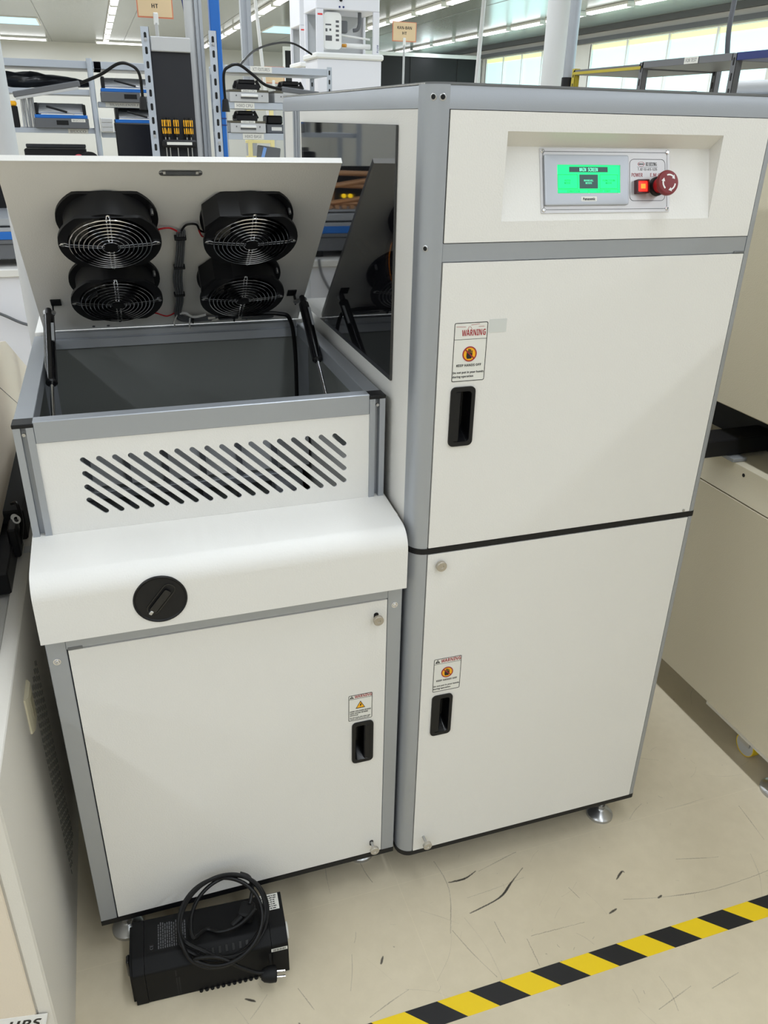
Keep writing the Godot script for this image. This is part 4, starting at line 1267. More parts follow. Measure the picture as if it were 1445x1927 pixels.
	for yy in [0.050, 0.031]: put(mb().cyl(v3(-0.328, yy - 0.002, 0.159), v3(-0.308, yy - 0.004, 0.161), 0.0024, 10, 0.0006), "pin", M.chrome, pg)
	settle(c, v3(-0.42, 0.108, 0.07))

# ------------------------------------------------------------------ behind the low cabinet
func behind_left() -> void:
	var p := thing("round_post", "pale grey round post standing behind the low cabinet", "post", v3(-0.706, 0, -1.35))
	put(mb().lathe([Vector2(0.0, 0), Vector2(0.045, 0), Vector2(0.045, 0.012), Vector2(0.0275, 0.014), Vector2(0.0275, 3.0), Vector2(0, 3.0)], Vector3.ZERO, Vector3.UP, 28), "post_shaft", M.light_grey, p)
	put(mb().cyl(v3(0, 3.0, 0), v3(0, CEIL - 0.002, 0), 0.02, 20), "post_extension", M.light_grey, p)
	# bench with the blue-striped machine
	var b := thing("work_bench", "white work bench with thick pale top behind the low cabinet", "bench", v3(-0.8, 0, -2.55))
	put(mb().span(v3(-1.1, 1.064, -0.3), v3(0.45, 1.094, 0.25), 0.003), "bench_top", M.cream, b)
	put(mb().span(v3(-1.08, 0.06, 0.215), v3(0.43, 1.064, 0.235)), "front_board", M.white_panel, b)
	put(mb().span(v3(-1.08, 0, -0.28), v3(-1.04, 1.064, 0.215)), "side_board", M.white_panel, b)
	put(mb().span(v3(0.39, 0, -0.28), v3(0.43, 1.064, 0.215)), "side_board", M.white_panel, b)
	var bc := tag(put(mb().tube(curve([v3(-1.05, 1.1, -2.285), v3(-1.0, 0.98, -2.29), v3(-0.9, 0.915, -2.29), v3(-0.8, 0.87, -2.29), v3(-0.6, 0.85, -2.29), v3(-0.5, 0.9, -2.29), v3(-0.42, 1.02, -2.285), v3(-0.4, 1.1, -2.285)], 8), 0.006, 8), "bench_cable", M.grey_cable), "thin grey cable sagging across the white bench front", "cable")
	var m := thing("printing_machine", "grey assembly machine with bright blue stripe on the white bench", "machine", v3(-0.75, 1.094, -2.5))
	put(mb().span(v3(-1.0, 0.03, -0.28), v3(0.39, 0.088, 0.14), 0.003), "lower_body", M.dark_grey, m)
	put(mb().span(v3(-1.0, 0.088, -0.28), v3(0.39, 0.105, 0.145), 0.002), "body_ledge", M.dark_grey, m)
	put(mb().span(v3(-1.0, 0.105, -0.28), v3(0.39, 0.134, 0.147), 0.002), "blue_stripe", M.blue, m)
	put(mb().span(v3(-1.0, 0.134, -0.28), v3(0.39, 0.15, 0.142), 0.001).span(v3(-1.0, 0.155, -0.28), v3(0.39, 0.185, 0.138), 0.004), "rail", M.alu, m)
	put(mb().span(v3(-1.0, 0.15, -0.28), v3(0.39, 0.157, 0.12)), "rail_gap", M.black, m)
	for x in [-0.9, -0.4, 0.1, 0.3]: put(mb().span(v3(x, 0, -0.2), v3(x + 0.06, 0.03, 0.1)), "machine_foot", M.black, m)
	put(mb().span(v3(-1.0, 0.185, -0.28), v3(0.39, 0.36, -0.26)), "back_board", M.black, m)
	for q in [[0.215, 0.006, 0.34], [0.25, -0.03, 0.28], [0.285, 0.02, 0.36], [0.325, -0.03, 0.24], [0.34, 0.01, 0.30]]:
		put(mb().cyl(v3(0.0, q[0], 0.02), v3(0.0 + q[2], q[0] + q[1], 0.06), 0.011, 12, 0.002), "roller", M.copper, m)
		put(mb().cyl(v3(-0.62, q[0] + 0.01, 0.0), v3(-0.62 + q[2], q[0] - q[1], 0.05), 0.010, 12, 0.002), "roller", M.copper, m)
	put(mb().span(v3(0.20, 0.185, -0.1), v3(0.22, 0.36, -0.08)).span(v3(0.36, 0.185, -0.1), v3(0.38, 0.36, -0.08)), "roller_frame", M.copper, m)
	put(mb().cyl(v3(0.33, 0.35, -0.02), v3(0.33, 0.35, 0.02), 0.012, 16, 0.002), "status_light", glow(rgb(20, 230, 130), 1.5), m)
	for x in [0.17, 0.2]: put(mb().cyl(v3(x, 0.255, 0.08), v3(x, 0.255, 0.095), 0.009, 14, 0.002), "signal_light", glow(rgb(255, 210, 20), 1.2), m)
	for k in 7: put(mb().span(v3(0.08 + 0.035 * k, 0.20, 0.06), v3(0.10 + 0.035 * k, 0.215, 0.09), 0.002), "feeder_tab", M.copper, m)
	put(mb().span(v3(0.05, 0.19, 0.05), v3(0.35, 0.2, 0.1), 0.001), "feeder_bar", M.alu, m)
	put(mb().span(v3(-0.3, 0.185, 0.02), v3(-0.2, 0.26, 0.10), 0.005), "feeder_block", M.dark_grey, m)

# ------------------------------------------------------------------ shelving behind
func shelf_label(s: String, at: Vector3, w: float, parent: Node3D, h := 0.032, b := Basis.IDENTITY) -> void:
	var p := part("shelf_label", parent, at, b)
	put(mb().box(Vector3.ZERO, v3(w, h, 0.001)), "paper", M.label, p)
	text(s, w * 0.78, h * 0.52, v3(0, 0, 0.0006), p, M.ink_grey, serif if s[0] == "B" or s[0] == "S" else sans)

func fixture_box(label: String, at: Vector3, w: float, tone: Material, sticker := "") -> Node3D: # grey case with blue strip, tilted white lid
	var o := thing("fixture_case", label, "case", at, "test fixture cases on the shelves")
	put(mb().span(v3(-w * 0.5, 0, -0.3), v3(w * 0.5, 0.052, 0), 0.003), "case_body", tone, o)
	put(mb().span(v3(-w * 0.49, 0.052, -0.3), v3(w * 0.49, 0.070, -0.004), 0.002), "blue_strip", M.blue, o)
	for k in 4: put(mb().box(v3(0.0, 0.085 + 0.012 * k, -0.05 - 0.06 * k), v3(w * 0.86, 0.01, 0.055), 0.001, Basis(Vector3.RIGHT, deg_to_rad(12))), "lid_slat", M.light_grey, o)
	put(mb().span(v3(-w * 0.47, 0.07, -0.28), v3(-w * 0.41, 0.13, -0.02), 0.003).span(v3(w * 0.41, 0.07, -0.28), v3(w * 0.47, 0.125, -0.02), 0.003), "lid_bracket", M.black, o)
	put(mb().cyl(v3(-w * 0.25, 0.112, -0.01), v3(w * 0.12, 0.084, 0.0), 0.006, 10), "gas_spring", M.black, o)
	put(mb().cyl(v3(w * 0.12, 0.084, 0.0), v3(w * 0.25, 0.074, 0.003), 0.003, 8), "spring_rod", M.steel, o)
	put(mb().span(v3(-w * 0.1, 0.018, 0), v3(w * 0.12, 0.042, 0.001)), "window_slot", M.black, o)
	if sticker:
		put(mb().span(v3(w * 0.18, 0.034, 0), v3(w * 0.44, 0.05, 0.001)), "sticker", M.label, o)
		text(sticker, w * 0.2, 0.008, v3(w * 0.31, 0.042, 0.001), o, M.ink_grey, sans)
	return o

func tester_box(label: String, at: Vector3, w: float, sticker := "") -> Node3D: # grey drawer box with a handle and a black fixture on top
	var o := thing("test_fixture", label, "test fixture", at, "drawer fixtures on the shelves")
	put(mb().span(v3(-w * 0.5, 0, -0.3), v3(w * 0.5, 0.055, 0), 0.003), "drawer_box", M.light_grey, o)
	put(mb().span(v3(-w * 0.5, 0.055, -0.3), v3(w * 0.5, 0.066, 0.002), 0.001), "top_plate", mat(rgb(84, 80, 66), 0.5), o)
	put(mb().span(v3(-w * 0.22, 0.028, 0), v3(w * 0.22, 0.042, 0.016), 0.003), "drawer_handle", M.white, o)
	put(mb().span(v3(-w * 0.22, 0.018, 0), v3(w * 0.22, 0.028, 0.004), 0.001), "handle_shadow_strip", M.dark_grey, o)  # dark grey strip stands in for the shadow under the handle
	put(mb().span(v3(-w * 0.28, 0.066, -0.22), v3(w * 0.30, 0.098, -0.03), 0.004), "fixture_base", M.black, o)
	put(mb().span(v3(-w * 0.22, 0.098, -0.2), v3(w * 0.2, 0.122, -0.05), 0.005), "fixture_clamp", M.black, o)
	put(mb().box(v3(w * 0.3, 0.1, -0.09), v3(0.016, 0.045, 0.02), 0.002, Basis(Vector3.BACK, 0.5)), "fixture_lever", M.black, o)
	put(mb().box(v3(-w * 0.3, 0.095, -0.09), v3(0.016, 0.04, 0.02), 0.002, Basis(Vector3.BACK, -0.4)), "fixture_lever", M.black, o)
	for x in [-0.33, 0.33]: put(mb().cyl(v3(w * x, 0.035, 0), v3(w * x, 0.035, 0.003), 0.004, 10), "screw", M.dark_grey, o)
	if sticker:
		put(mb().span(v3(-w * 0.2, 0.054, 0.002), v3(w * 0.2, 0.067, 0.003)), "sticker", M.label, o)
		text(sticker, w * 0.32, 0.008, v3(0, 0.0605, 0.003), o, M.ink_grey, sans)
	return o

func hole_post(parent: Node3D, at: Vector3, h: float, m: Material, wide := 0.03, pitch := 0.05, turn := 0.0, from := 0.0) -> void: # slotted angle iron
	var p := part("upright", parent, at, Basis(Vector3.UP, turn))
	put(mb().span(v3(-wide * 0.5, from, -0.0015), v3(wide * 0.5, h, 0)).span(v3(wide * 0.5 - 0.0015, from, -wide), v3(wide * 0.5, h, 0)), "angle", m, p)
	var s := mb()
	var k := int((h - maxf(from, h - 0.75)) / pitch)
	for i in k:
		var y := h - 0.03 - pitch * i
		s.ext(rrect(-wide * 0.16, y - pitch * 0.26, wide * 0.16, y + pitch * 0.26, wide * 0.14), 0.0, 0.0004)
	put(s, "slot_holes", M.black_matt, p)

func shelves() -> void:
	# long bay of zinc shelving
	var a := thing("metal_shelving", "zinc metal shelving of two bays holding grey cases and black parts", "shelving", v3(-0.55, 0, -4.2))
	var zb := -0.45
	put(mb().span(v3(-0.60, 1.885, zb), v3(0.16, 1.922, 0), 0.001), "shelf_board", M.zinc, a)
	put(mb().span(v3(-0.60, 1.750, zb), v3(0.08, 1.778, 0), 0.001), "shelf_board", M.zinc, a)
	put(mb().span(v3(-0.60, 1.550, zb), v3(0.10, 1.575, 0), 0.001), "shelf_board", M.zinc, a)
	put(mb().span(v3(0.12, 1.690, zb), v3(0.60, 1.718, 0), 0.001), "shelf_board", M.zinc, a)
	put(mb().span(v3(0.12, 1.885, zb), v3(0.60, 1.922, 0), 0.001), "shelf_board", M.zinc, a)
	put(mb().span(v3(0.12, 1.530, zb), v3(0.60, 1.558, 0), 0.001), "shelf_board", M.zinc, a)
	put(mb().span(v3(-0.60, 1.33, zb), v3(0.60, 1.355, 0), 0.001), "shelf_board", M.zinc, a)
	put(mb().span(v3(-0.60, 0.7, zb), v3(0.60, 0.73, 0), 0.001), "shelf_board", M.zinc, a)
	put(mb().cyl(v3(0.098, 0, 0.015), v3(0.098, 1.935, 0.015), 0.016, 14), "upright", M.zinc, a)
	put(mb().cyl(v3(0.098, 0, zb), v3(0.098, 1.935, zb), 0.016, 14), "upright", M.zinc, a)
	for x in [-0.60, 0.60]:
		for z in [0.01, zb]: put(mb().span(v3(x - 0.015, 0, z - 0.015), v3(x + 0.015, 1.935, z + 0.015), 0.002), "upright", M.zinc, a)
	shelf_label("BUCCO", v3(-0.01, 1.5605, 0.001), 0.11, a, 0.026)
	shelf_label("SILVI/SILEN/SILF5", v3(0.27, 1.704, 0.001), 0.22, a, 0.024)
	fixture_box("grey case with blue strip on the shelf labelled BUCCO", v3(-0.64, 1.5755, -4.16), 0.29, M.dark_grey, "BUCCO")
	fixture_box("grey case with blue strip, upper one beside the black tool panel", v3(-0.25, 1.718, -4.16), 0.32, M.dark_grey, "SILVIA")
	fixture_box("grey case with blue strip, lower one above the black monitor", v3(-0.20, 1.5585, -4.16), 0.30, M.dark_grey)
	var dw := thing("drawer_unit", "small white drawer unit beside the black monitor on zinc shelving", "drawers", v3(-0.395, 1.559, -4.14))
	put(mb().span(v3(-0.035, 0, -0.25), v3(0.035, 0.075, 0), 0.003), "drawer_case", M.white, dw)
	for k in 3: put(mb().span(v3(-0.03, 0.004 + 0.024 * k, 0), v3(0.03, 0.024 + 0.024 * k, 0.006), 0.002), "drawer", M.light_grey, dw)
	# wrapped bundle
	var bag := thing("wrapped_bundle", "crumpled black plastic-wrapped bundle on the upper shelf", "bundle", v3(-0.82, 1.779, -4.35))
	var n := FastNoiseLite.new()
	n.seed = 4
	n.frequency = 9.0
	var lps := []
	for i in 15:
		var u := i / 14.0
		var L := []
		for k in 18:
			var q := TAU * k / 18
			var r := (0.048 * pow(sin(PI * clampf(u * 0.92 + 0.05, 0, 1)), 0.4) + 0.002) * (1.0 - 0.45 * u)
			r *= 1.0 + 0.45 * n.get_noise_3d(u * 0.5, cos(q) * 0.06, sin(q) * 0.06)
			L.append(v3(-0.2 + 0.56 * u, maxf(0.001, 0.05 * (1.0 - 0.4 * u) + r * sin(q)), r * 2.0 * cos(q)))
		lps.append(L)
	put(mb().loft(lps, true, true), "wrap", M.bag, bag)
	# machine parts on the lower shelf
	var dk := thing("black_tray", "long black tray of parts on the lower zinc shelf", "tray", v3(-0.72, 1.356, -4.25))
	put(mb().span(v3(-0.16, 0, -0.2), v3(0.20, 0.03, 0.05), 0.003), "tray_base", M.light_grey, dk)
	put(mb().span(v3(-0.15, 0.03, -0.19), v3(0.19, 0.11, 0.04), 0.006), "tray_body", M.black, dk)
	put(mb().span(v3(-0.15, 0.11, -0.19), v3(0.19, 0.13, -0.15), 0.004), "tray_back", M.dark_grey, dk)
	var rl := thing("cable_reel", "black reel with silver hub beside the red knob on lower shelf", "reel", v3(-0.515, 1.4065, -4.13))
	put(mb().lathe([Vector2(0.012, -0.02), Vector2(0.05, -0.02), Vector2(0.05, -0.015), Vector2(0.03, -0.012), Vector2(0.03, 0.012), Vector2(0.05, 0.015), Vector2(0.05, 0.02), Vector2(0.012, 0.02)], Vector3.ZERO, v3(0.3, 0, 1), 24), "reel_flange", M.black, rl)
	put(mb().cyl(v3(-0.008, 0, -0.026), v3(0.008, 0, 0.026), 0.012, 14), "reel_hub", M.steel, rl)
	tag(put(mb().lathe([Vector2(0, 0), Vector2(0.026, 0), Vector2(0.03, 0.012), Vector2(0.02, 0.03), Vector2(0, 0.034)], v3(-0.575, 1.41, -4.16), v3(0.2, 0.3, 1), 18), "red_knob", mat(rgb(206, 80, 92), 0.5)), "small red knob between tray and black reel", "knob")
	var rs := thing("bundle_of_strips", "bundle of upright pale strips beside the grey case", "strips", v3(-0.82, 1.576, -4.30))
	for k in 6: put(mb().box(v3(-0.03 + 0.013 * k, 0.085, 0.01 * (k % 2)), v3(0.010, 0.17, 0.03), 0.001, Basis(Vector3.BACK, 0.03 * (k % 3 - 1))), "strip", M.light_grey if k % 2 else M.white, rs)
	var yl := thing("yellow_clamp", "yellow-topped black clamp near the pale round post", "clamp", v3(-0.888, 1.576, -4.2))
	put(mb().span(v3(-0.02, 0, -0.03), v3(0.02, 0.11, 0.0), 0.004), "clamp_body", M.black, yl)
	put(mb().span(v3(-0.018, 0.11, -0.03), v3(0.018, 0.135, 0.0), 0.006), "clamp_cap", M.yellow, yl)
	# second unit, between blue pole and tall cabinet
	var c := thing("metal_shelving", "blue-grey metal shelving with three labelled shelves of test fixtures", "shelving", v3(0.62, 0, -4.15))
	for y in [1.893, 1.700, 1.532, 1.30, 0.7]:
		put(mb().span(v3(-0.345, y, -0.45), v3(0.335, y + 0.036, 0), 0.001), "shelf_board", M.zinc, c)
	for x in [-0.335, 0.32]:
		for z in [0.0, -0.45]: hole_post(c, v3(x, 0, z + 0.004), 1.94, M.zinc, 0.03, 0.05)
	shelf_label("ICT FIXTURES", v3(-0.10, 1.913, 0.002), 0.13, c)
	shelf_label("HIKO CPU", v3(-0.21, 1.718, 0.002), 0.12, c)
	shelf_label("HIKO BASE", v3(-0.165, 1.550, 0.002), 0.13, c)
	tester_box("grey drawer fixture labelled CPU nearest the blue pole, upper shelf", v3(0.44, 1.737, -4.14), 0.235, "HIKO CPU")
	tester_box("grey drawer fixture next to the tall cabinet, upper shelf", v3(0.715, 1.737, -4.16), 0.235)
	tester_box("grey drawer fixture labelled BASE on the middle shelf", v3(0.425, 1.5695, -4.14), 0.215, "HIKO BASE")
	var bb := thing("black_instrument", "black instrument with white label behind the tall cabinet edge", "instrument", v3(0.60, 1.569, -4.3))
	put(mb().span(v3(-0.05, 0, -0.1), v3(0.07, 0.05, 0.1), 0.004), "instrument_body", M.dark_grey, bb)
	put(mb().span(v3(-0.04, 0.05, -0.08), v3(0.06, 0.1, 0.06), 0.008), "instrument_top", M.black, bb)
	put(mb().span(v3(-0.02, 0.015, 0.1), v3(0.045, 0.035, 0.101)), "sticker", M.label, bb)
	var cl := thing("grey_crate", "tilted dark grey crate on the shelf under the BASE label", "crate", v3(0.56, 1.352, -4.25))
	put(mb().box(v3(0, 0.07, 0), v3(0.12, 0.14, 0.16), 0.004, Basis(Vector3.BACK, -0.12)), "crate_body", M.dark_grey, cl)
	put(mb().box(v3(-0.05, 0.075, 0.082), v3(0.02, 0.13, 0.004), 0.001, Basis(Vector3.BACK, -0.3)), "crate_tag", mat(rgb(120, 160, 220), 0.5), cl)
	# pale ladder rack further back
	var yr := thing("ladder_rack", "pale yellow ladder-like rack standing behind the fixture shelves", "rack", v3(0.66, 0, -5.4))
	put(mb().span(v3(-0.03, 0, -0.015), v3(0.0, 1.78, 0.015), 0.002).span(v3(0.14, 0, -0.015), v3(0.17, 1.78, 0.015), 0.002), "rack_side", mat(rgb(236, 222, 160), 0.5), yr)
	for k in 14: put(mb().span(v3(-0.05, 0.25 + 0.112 * k, -0.01), v3(0.17, 0.272 + 0.112 * k, 0.01), 0.002), "rung", mat(rgb(236, 222, 160), 0.5), yr)
	# row of shelving along the windows, seen over the tall cabinet
	var r := thing("metal_shelving", "long shelving row with yellow-edged bay seen above the tall cabinet", "shelving", v3(2.2, 0, -2.3))
	M.backlit_row_steel = mat(rgb(112, 113, 116), 0.55, 0.2)  # shelf steel darkened in its colour so the row looks backlit
	var yb := mat(rgb(186, 168, 50), 0.5)
	put(mb().span(v3(0, 1.912, -1.10), v3(0.45, 1.938, -0.44), 0.001), "shelf_board", M.backlit_row_steel, r)
	put(mb().span(v3(-0.002, 1.914, -1.10), v3(0, 1.928, -0.44)), "edge_strip", yb, r)
	put(mb().span(v3(0, 1.918, -0.43), v3(0.45, 1.948, 0.24), 0.001), "shelf_board", M.backlit_row_steel, r)
	put(mb().span(v3(0, 1.918, 0.26), v3(0.45, 1.948, 0.95), 0.001), "shelf_board", M.navy, r)
	put(mb().span(v3(0, 1.3, -1.10), v3(0.45, 1.33, 0.95), 0.001), "shelf_board", M.backlit_row_steel, r)
	for q in [[-1.10, yb], [-0.435, M.backlit_row_steel], [0.25, M.backlit_row_steel], [0.95, M.backlit_row_steel]]:
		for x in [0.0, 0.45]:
			hole_post(r, v3(x, 0, q[0]), 1.945, q[1] if x == 0.0 else M.backlit_row_steel, 0.032, 0.06, -PI / 2)
	shelf_label("FOR TEST", v3(-0.003, 1.934, -0.04), 0.10, r, 0.028, Basis(Vector3.UP, -PI / 2))
	# rolled pipes lying on the row behind
	var back := thing("metal_shelving", "lower grey shelf of silver rolls behind the yellow-edged row", "shelving", v3(3.1, 0, -2.6))
	put(mb().span(v3(0, 1.80, -0.9), v3(0.5, 1.825, 1.2), 0.001), "shelf_board", M.zinc, back)
	for z in [-0.9, 1.2]:
		for x in [0.02, 0.48]: put(mb().span(v3(x - 0.015, 0, z - 0.015), v3(x + 0.015, 1.86, z + 0.015)), "upright", M.zinc if x > 0.1 else M.navy, back)
	for k in 3: tag(put(mb().cyl(v3(3.2 + 0.09 * k, 1.867, -3.2 + 0.1 * k), v3(3.2 + 0.09 * k, 1.867, -1.6), 0.042, 18, 0.004), "silver_roll", M.light_grey), "pale silver roll lying on the shelf below the windows", "roll", "silver rolls on the shelf")

# ------------------------------------------------------------------ tool post in front of the shelving
func workstation() -> void:
	var o := thing("tool_panel", "black tool panel between two slotted steel uprights", "tool panel", v3(-0.13, 0, -2.3))
	hole_post(o, v3(-0.122, 0, 0.004), 1.946, M.zinc, 0.03, 0.047)
	hole_post(o, v3(0.126, 0, 0.004), 1.944, M.zinc, 0.03, 0.047)
	put(mb().span(v3(-0.105, 1.868, -0.03), v3(0.042, 1.917, 0.0), 0.003), "header_box", M.light_grey, o)
	put(mb().span(v3(-0.108, 1.05, -0.03), v3(0.04, 1.868, -0.012)), "panel_board", mat(rgb(24, 25, 32), 0.6), o)
	put(mb().span(v3(-0.16, 0, -0.02), v3(-0.09, 0.03, 0.05), 0.003), "stand_base", M.dark_grey, o)
	put(mb().span(v3(-0.105, 1.20, -0.05), v3(0.14, 1.24, -0.03)), "cross_bar", M.zinc, o)
	for q in [[-0.122, 1.905], [-0.122, 1.58], [0.126, 1.9], [0.126, 1.56]]: put(mb().cyl(v3(q[0], q[1], 0.004), v3(q[0], q[1], 0.010), 0.006, 6), "bolt", M.steel, o)
	var pl := thing("aluminium_pole", "grooved aluminium pole rising to the ceiling beside the blue pole", "pole", v3(-0.055, 0, -2.42))
	put(along_y([Vector2(0.002, 0.02), Vector2(0.012, 0.02), Vector2(0.012, 0.012), Vector2(0.018, 0.012), Vector2(0.018, 0.02), Vector2(0.030, 0.02), Vector2(0.030, -0.02), Vector2(0.002, -0.02)], 0.0, CEIL - 0.002), "pole_profile", M.alu, pl)
	put(mb().cyl(v3(-0.018, 0, 0), v3(-0.018, CEIL - 0.002, 0), 0.019, 24), "pole_tube", M.light_grey, pl)
	var bp := thing("blue_pole", "bright blue square pole between tool panel and fixture shelves", "pole", v3(0.032, 0, -2.48))
	put(mb().span(v3(-0.0205, 0.01, -0.02), v3(0.0205, CEIL - 0.002, 0.02), 0.003), "pole_tube", M.blue, bp)
	put(mb().span(v3(-0.035, 0, -0.06), v3(0.06, 0.01, 0.03), 0.001), "pole_base", M.blue, bp)
	for y in [1.62, 1.645]: put(mb().span(v3(-0.022, y, -0.022), v3(0.022, y + 0.004, 0.022)), "band", M.navy, bp)
	# screwdrivers in a rack
	var rk := thing("screwdriver_rack", "black screwdriver rack with white label on the tool panel", "rack", v3(-0.16, 1.55, -2.30))
	put(mb().span(v3(-0.068, -0.01, -0.01), v3(0.066, 0.018, 0.03), 0.006), "rack_block", M.black, rk)
	put(mb().span(v3(-0.05, 0.0, 0.03), v3(0.046, 0.010, 0.031)), "sticker", M.label, rk)
	var lab := ["yellow and black screwdriver at the far end of the rack", "yellow and black screwdriver, second in the rack", "yellow and black screwdriver in the middle of the rack", "yellow and black screwdriver, fourth in the rack", "yellow and black screwdriver nearest the aluminium pole"]
	var xs := [-0.052, -0.038, -0.008, 0.030, 0.046]
	var s0: Node3D = null
	for i in 5:
		var at := v3(-0.16 + xs[i], 1.577, -2.288)
		if s0 == null:
			s0 = thing("screwdriver", lab[0], "screwdriver", at, "screwdrivers in the rack")
			put(mb().lathe([Vector2(0, 0.0), Vector2(0.006, 0.0), Vector2(0.0085, 0.006), Vector2(0.007, 0.016), Vector2(0.009, 0.03), Vector2(0.0075, 0.037), Vector2(0.009, 0.046), Vector2(0.0065, 0.064), Vector2(0, 0.065)], Vector3.ZERO, Vector3.UP, 10), "handle", M.black, s0)
			for k in 5:
				var w := TAU * k / 5 + PI / 2
				put(mb().box(v3(cos(w) * 0.0075, 0.049, sin(w) * 0.0075), v3(0.0055, 0.024, 0.0055), 0.0018, Basis(Vector3.UP, -w)), "grip_lobe", M.yellow, s0)
				put(mb().box(v3(cos(w) * 0.0072, 0.022, sin(w) * 0.0072), v3(0.0052, 0.022, 0.0052), 0.0018, Basis(Vector3.UP, -w)), "grip_lobe", M.yellow, s0)
			put(mb().cyl(v3(0, 0.062, 0), v3(0, 0.068, 0), 0.0065, 8), "end_cap", M.black, s0)
			put(mb().cyl(v3(0, -0.095, 0), v3(0, 0, 0), 0.0022, 8), "blade", M.steel, s0)
		else:
			copy(s0, at, lab[i])
	# gooseneck lamps
	for q in [[-1.0, [v3(-0.285, 1.70, -2.27), v3(-0.289, 1.787, -2.25), v3(-0.318, 1.817, -2.25), v3(-0.361, 1.819, -2.25), v3(-0.425, 1.783, -2.25), v3(-0.503, 1.751, -2.25)], v3(-0.735, 1.708, -2.25), "black gooseneck bar lamp reaching over the zinc shelving"], [1.0, [v3(0.026, 1.70, -2.27), v3(0.023, 1.798, -2.25), v3(0.047, 1.826, -2.25), v3(0.084, 1.832, -2.25), v3(0.133, 1.802, -2.25), v3(0.183, 1.767, -2.25), v3(0.246, 1.754, -2.25)], v3(0.396, 1.740, -2.25), "black gooseneck bar lamp reaching over the fixture shelves"]]:
		var g := thing("gooseneck_lamp", q[3], "lamp")
		var pts: Array = q[1]
		put(mb().tube(curve(pts, 8), 0.0055, 8), "neck", M.cable, g)
		put(mb().lathe([Vector2(0, -0.03), Vector2(0.016, -0.03), Vector2(0.012, 0.01), Vector2(0.007, 0.016)], pts[0], Vector3.UP, 14), "neck_base", M.black, g)
		var a: Vector3 = pts[-1]
		var e: Vector3 = q[2]
		put(mb().box((a + e) * 0.5, v3(0.018, a.distance_to(e), 0.02), 0.003, MB.frame(e - a)), "lamp_bar", M.dark_grey, g)
		put(mb().box((a + e) * 0.5 + v3(0, -0.011, 0.004), v3(0.006, a.distance_to(e) * 0.94, 0.014), 0.001, MB.frame(e - a)), "lamp_diffuser", M.light_grey, g)
		settle(g, pts[0])
	var mo := thing("monitor", "black flat monitor standing before the zinc shelving", "monitor", v3(-0.293, 1.49, -3.1))
	put(mb().span(v3(-0.085, -0.12, -0.02), v3(0.083, 0.127, 0.0), 0.004), "monitor_case", M.black, mo)
	put(mb().span(v3(-0.079, -0.11, 0.0), v3(0.077, 0.121, 0.0008)), "monitor_panel", mat(rgb(14, 16, 26), 0.25), mo)
	put(mb().cyl(v3(0, -0.4, -0.02), v3(0, 0.0, -0.02), 0.014, 12), "monitor_stand", M.black, mo)
	put(mb().span(v3(-0.1, -0.41, -0.1), v3(0.1, -0.396, 0.06), 0.003), "monitor_foot", M.black, mo)
	put(mb().span(v3(-0.3, -0.44, -0.15), v3(0.12, -0.41, 0.1), 0.003), "monitor_table", M.white, mo)
	put(mb().span(v3(-0.03, -1.49, -0.08), v3(0.03, -0.44, -0.02), 0.003), "table_leg", M.light_grey, mo)
	paper_sign("tan paper sign lettered HT above the black tool panel", v3(-0.115, 2.085, -3.5), 0.172, 0.12, ["", "HT"], 2.02)

func paper_sign(label: String, at: Vector3, w: float, h: float, lines: Array, pole_top: float) -> void:
	var s := thing("kanban_sign", label, "sign", v3(at.x, 0, at.z))
	put(mb().span(v3(-w * 0.5, at.y, -0.004), v3(w * 0.5, at.y + h, 0.0)), "sign_board", mat(rgb(214, 128, 96), 0.5), s)
	put(mb().span(v3(-w * 0.47, at.y + 0.006, 0.0), v3(w * 0.47, at.y + h - 0.005, 0.001)), "sign_paper", M.kraft, s)
	if lines[0]: text(lines[0], w * 0.6, h * 0.15, v3(0, at.y + h * 0.70, 0.001), s, M.ink, bold)
	text(lines[1], w * 0.18, h * 0.15, v3(0, at.y + h * 0.43, 0.001), s, M.ink, bold)
	put(mb().span(v3(-0.012, at.y - 0.03, -0.002), v3(0.012, at.y + h * 0.2, 0.008), 0.003), "clip", M.white, s)
	put(mb().cyl(v3(0, 0.02, 0), v3(0, at.y - 0.02, 0), 0.009, 12), "pole", M.light_grey, s)
	put(mb().lathe([Vector2(0, 0), Vector2(0.13, 0), Vector2(0.13, 0.012), Vector2(0.02, 0.024), Vector2(0, 0.024)], Vector3.ZERO, Vector3.UP, 24), "stand_foot", M.dark_grey, s)

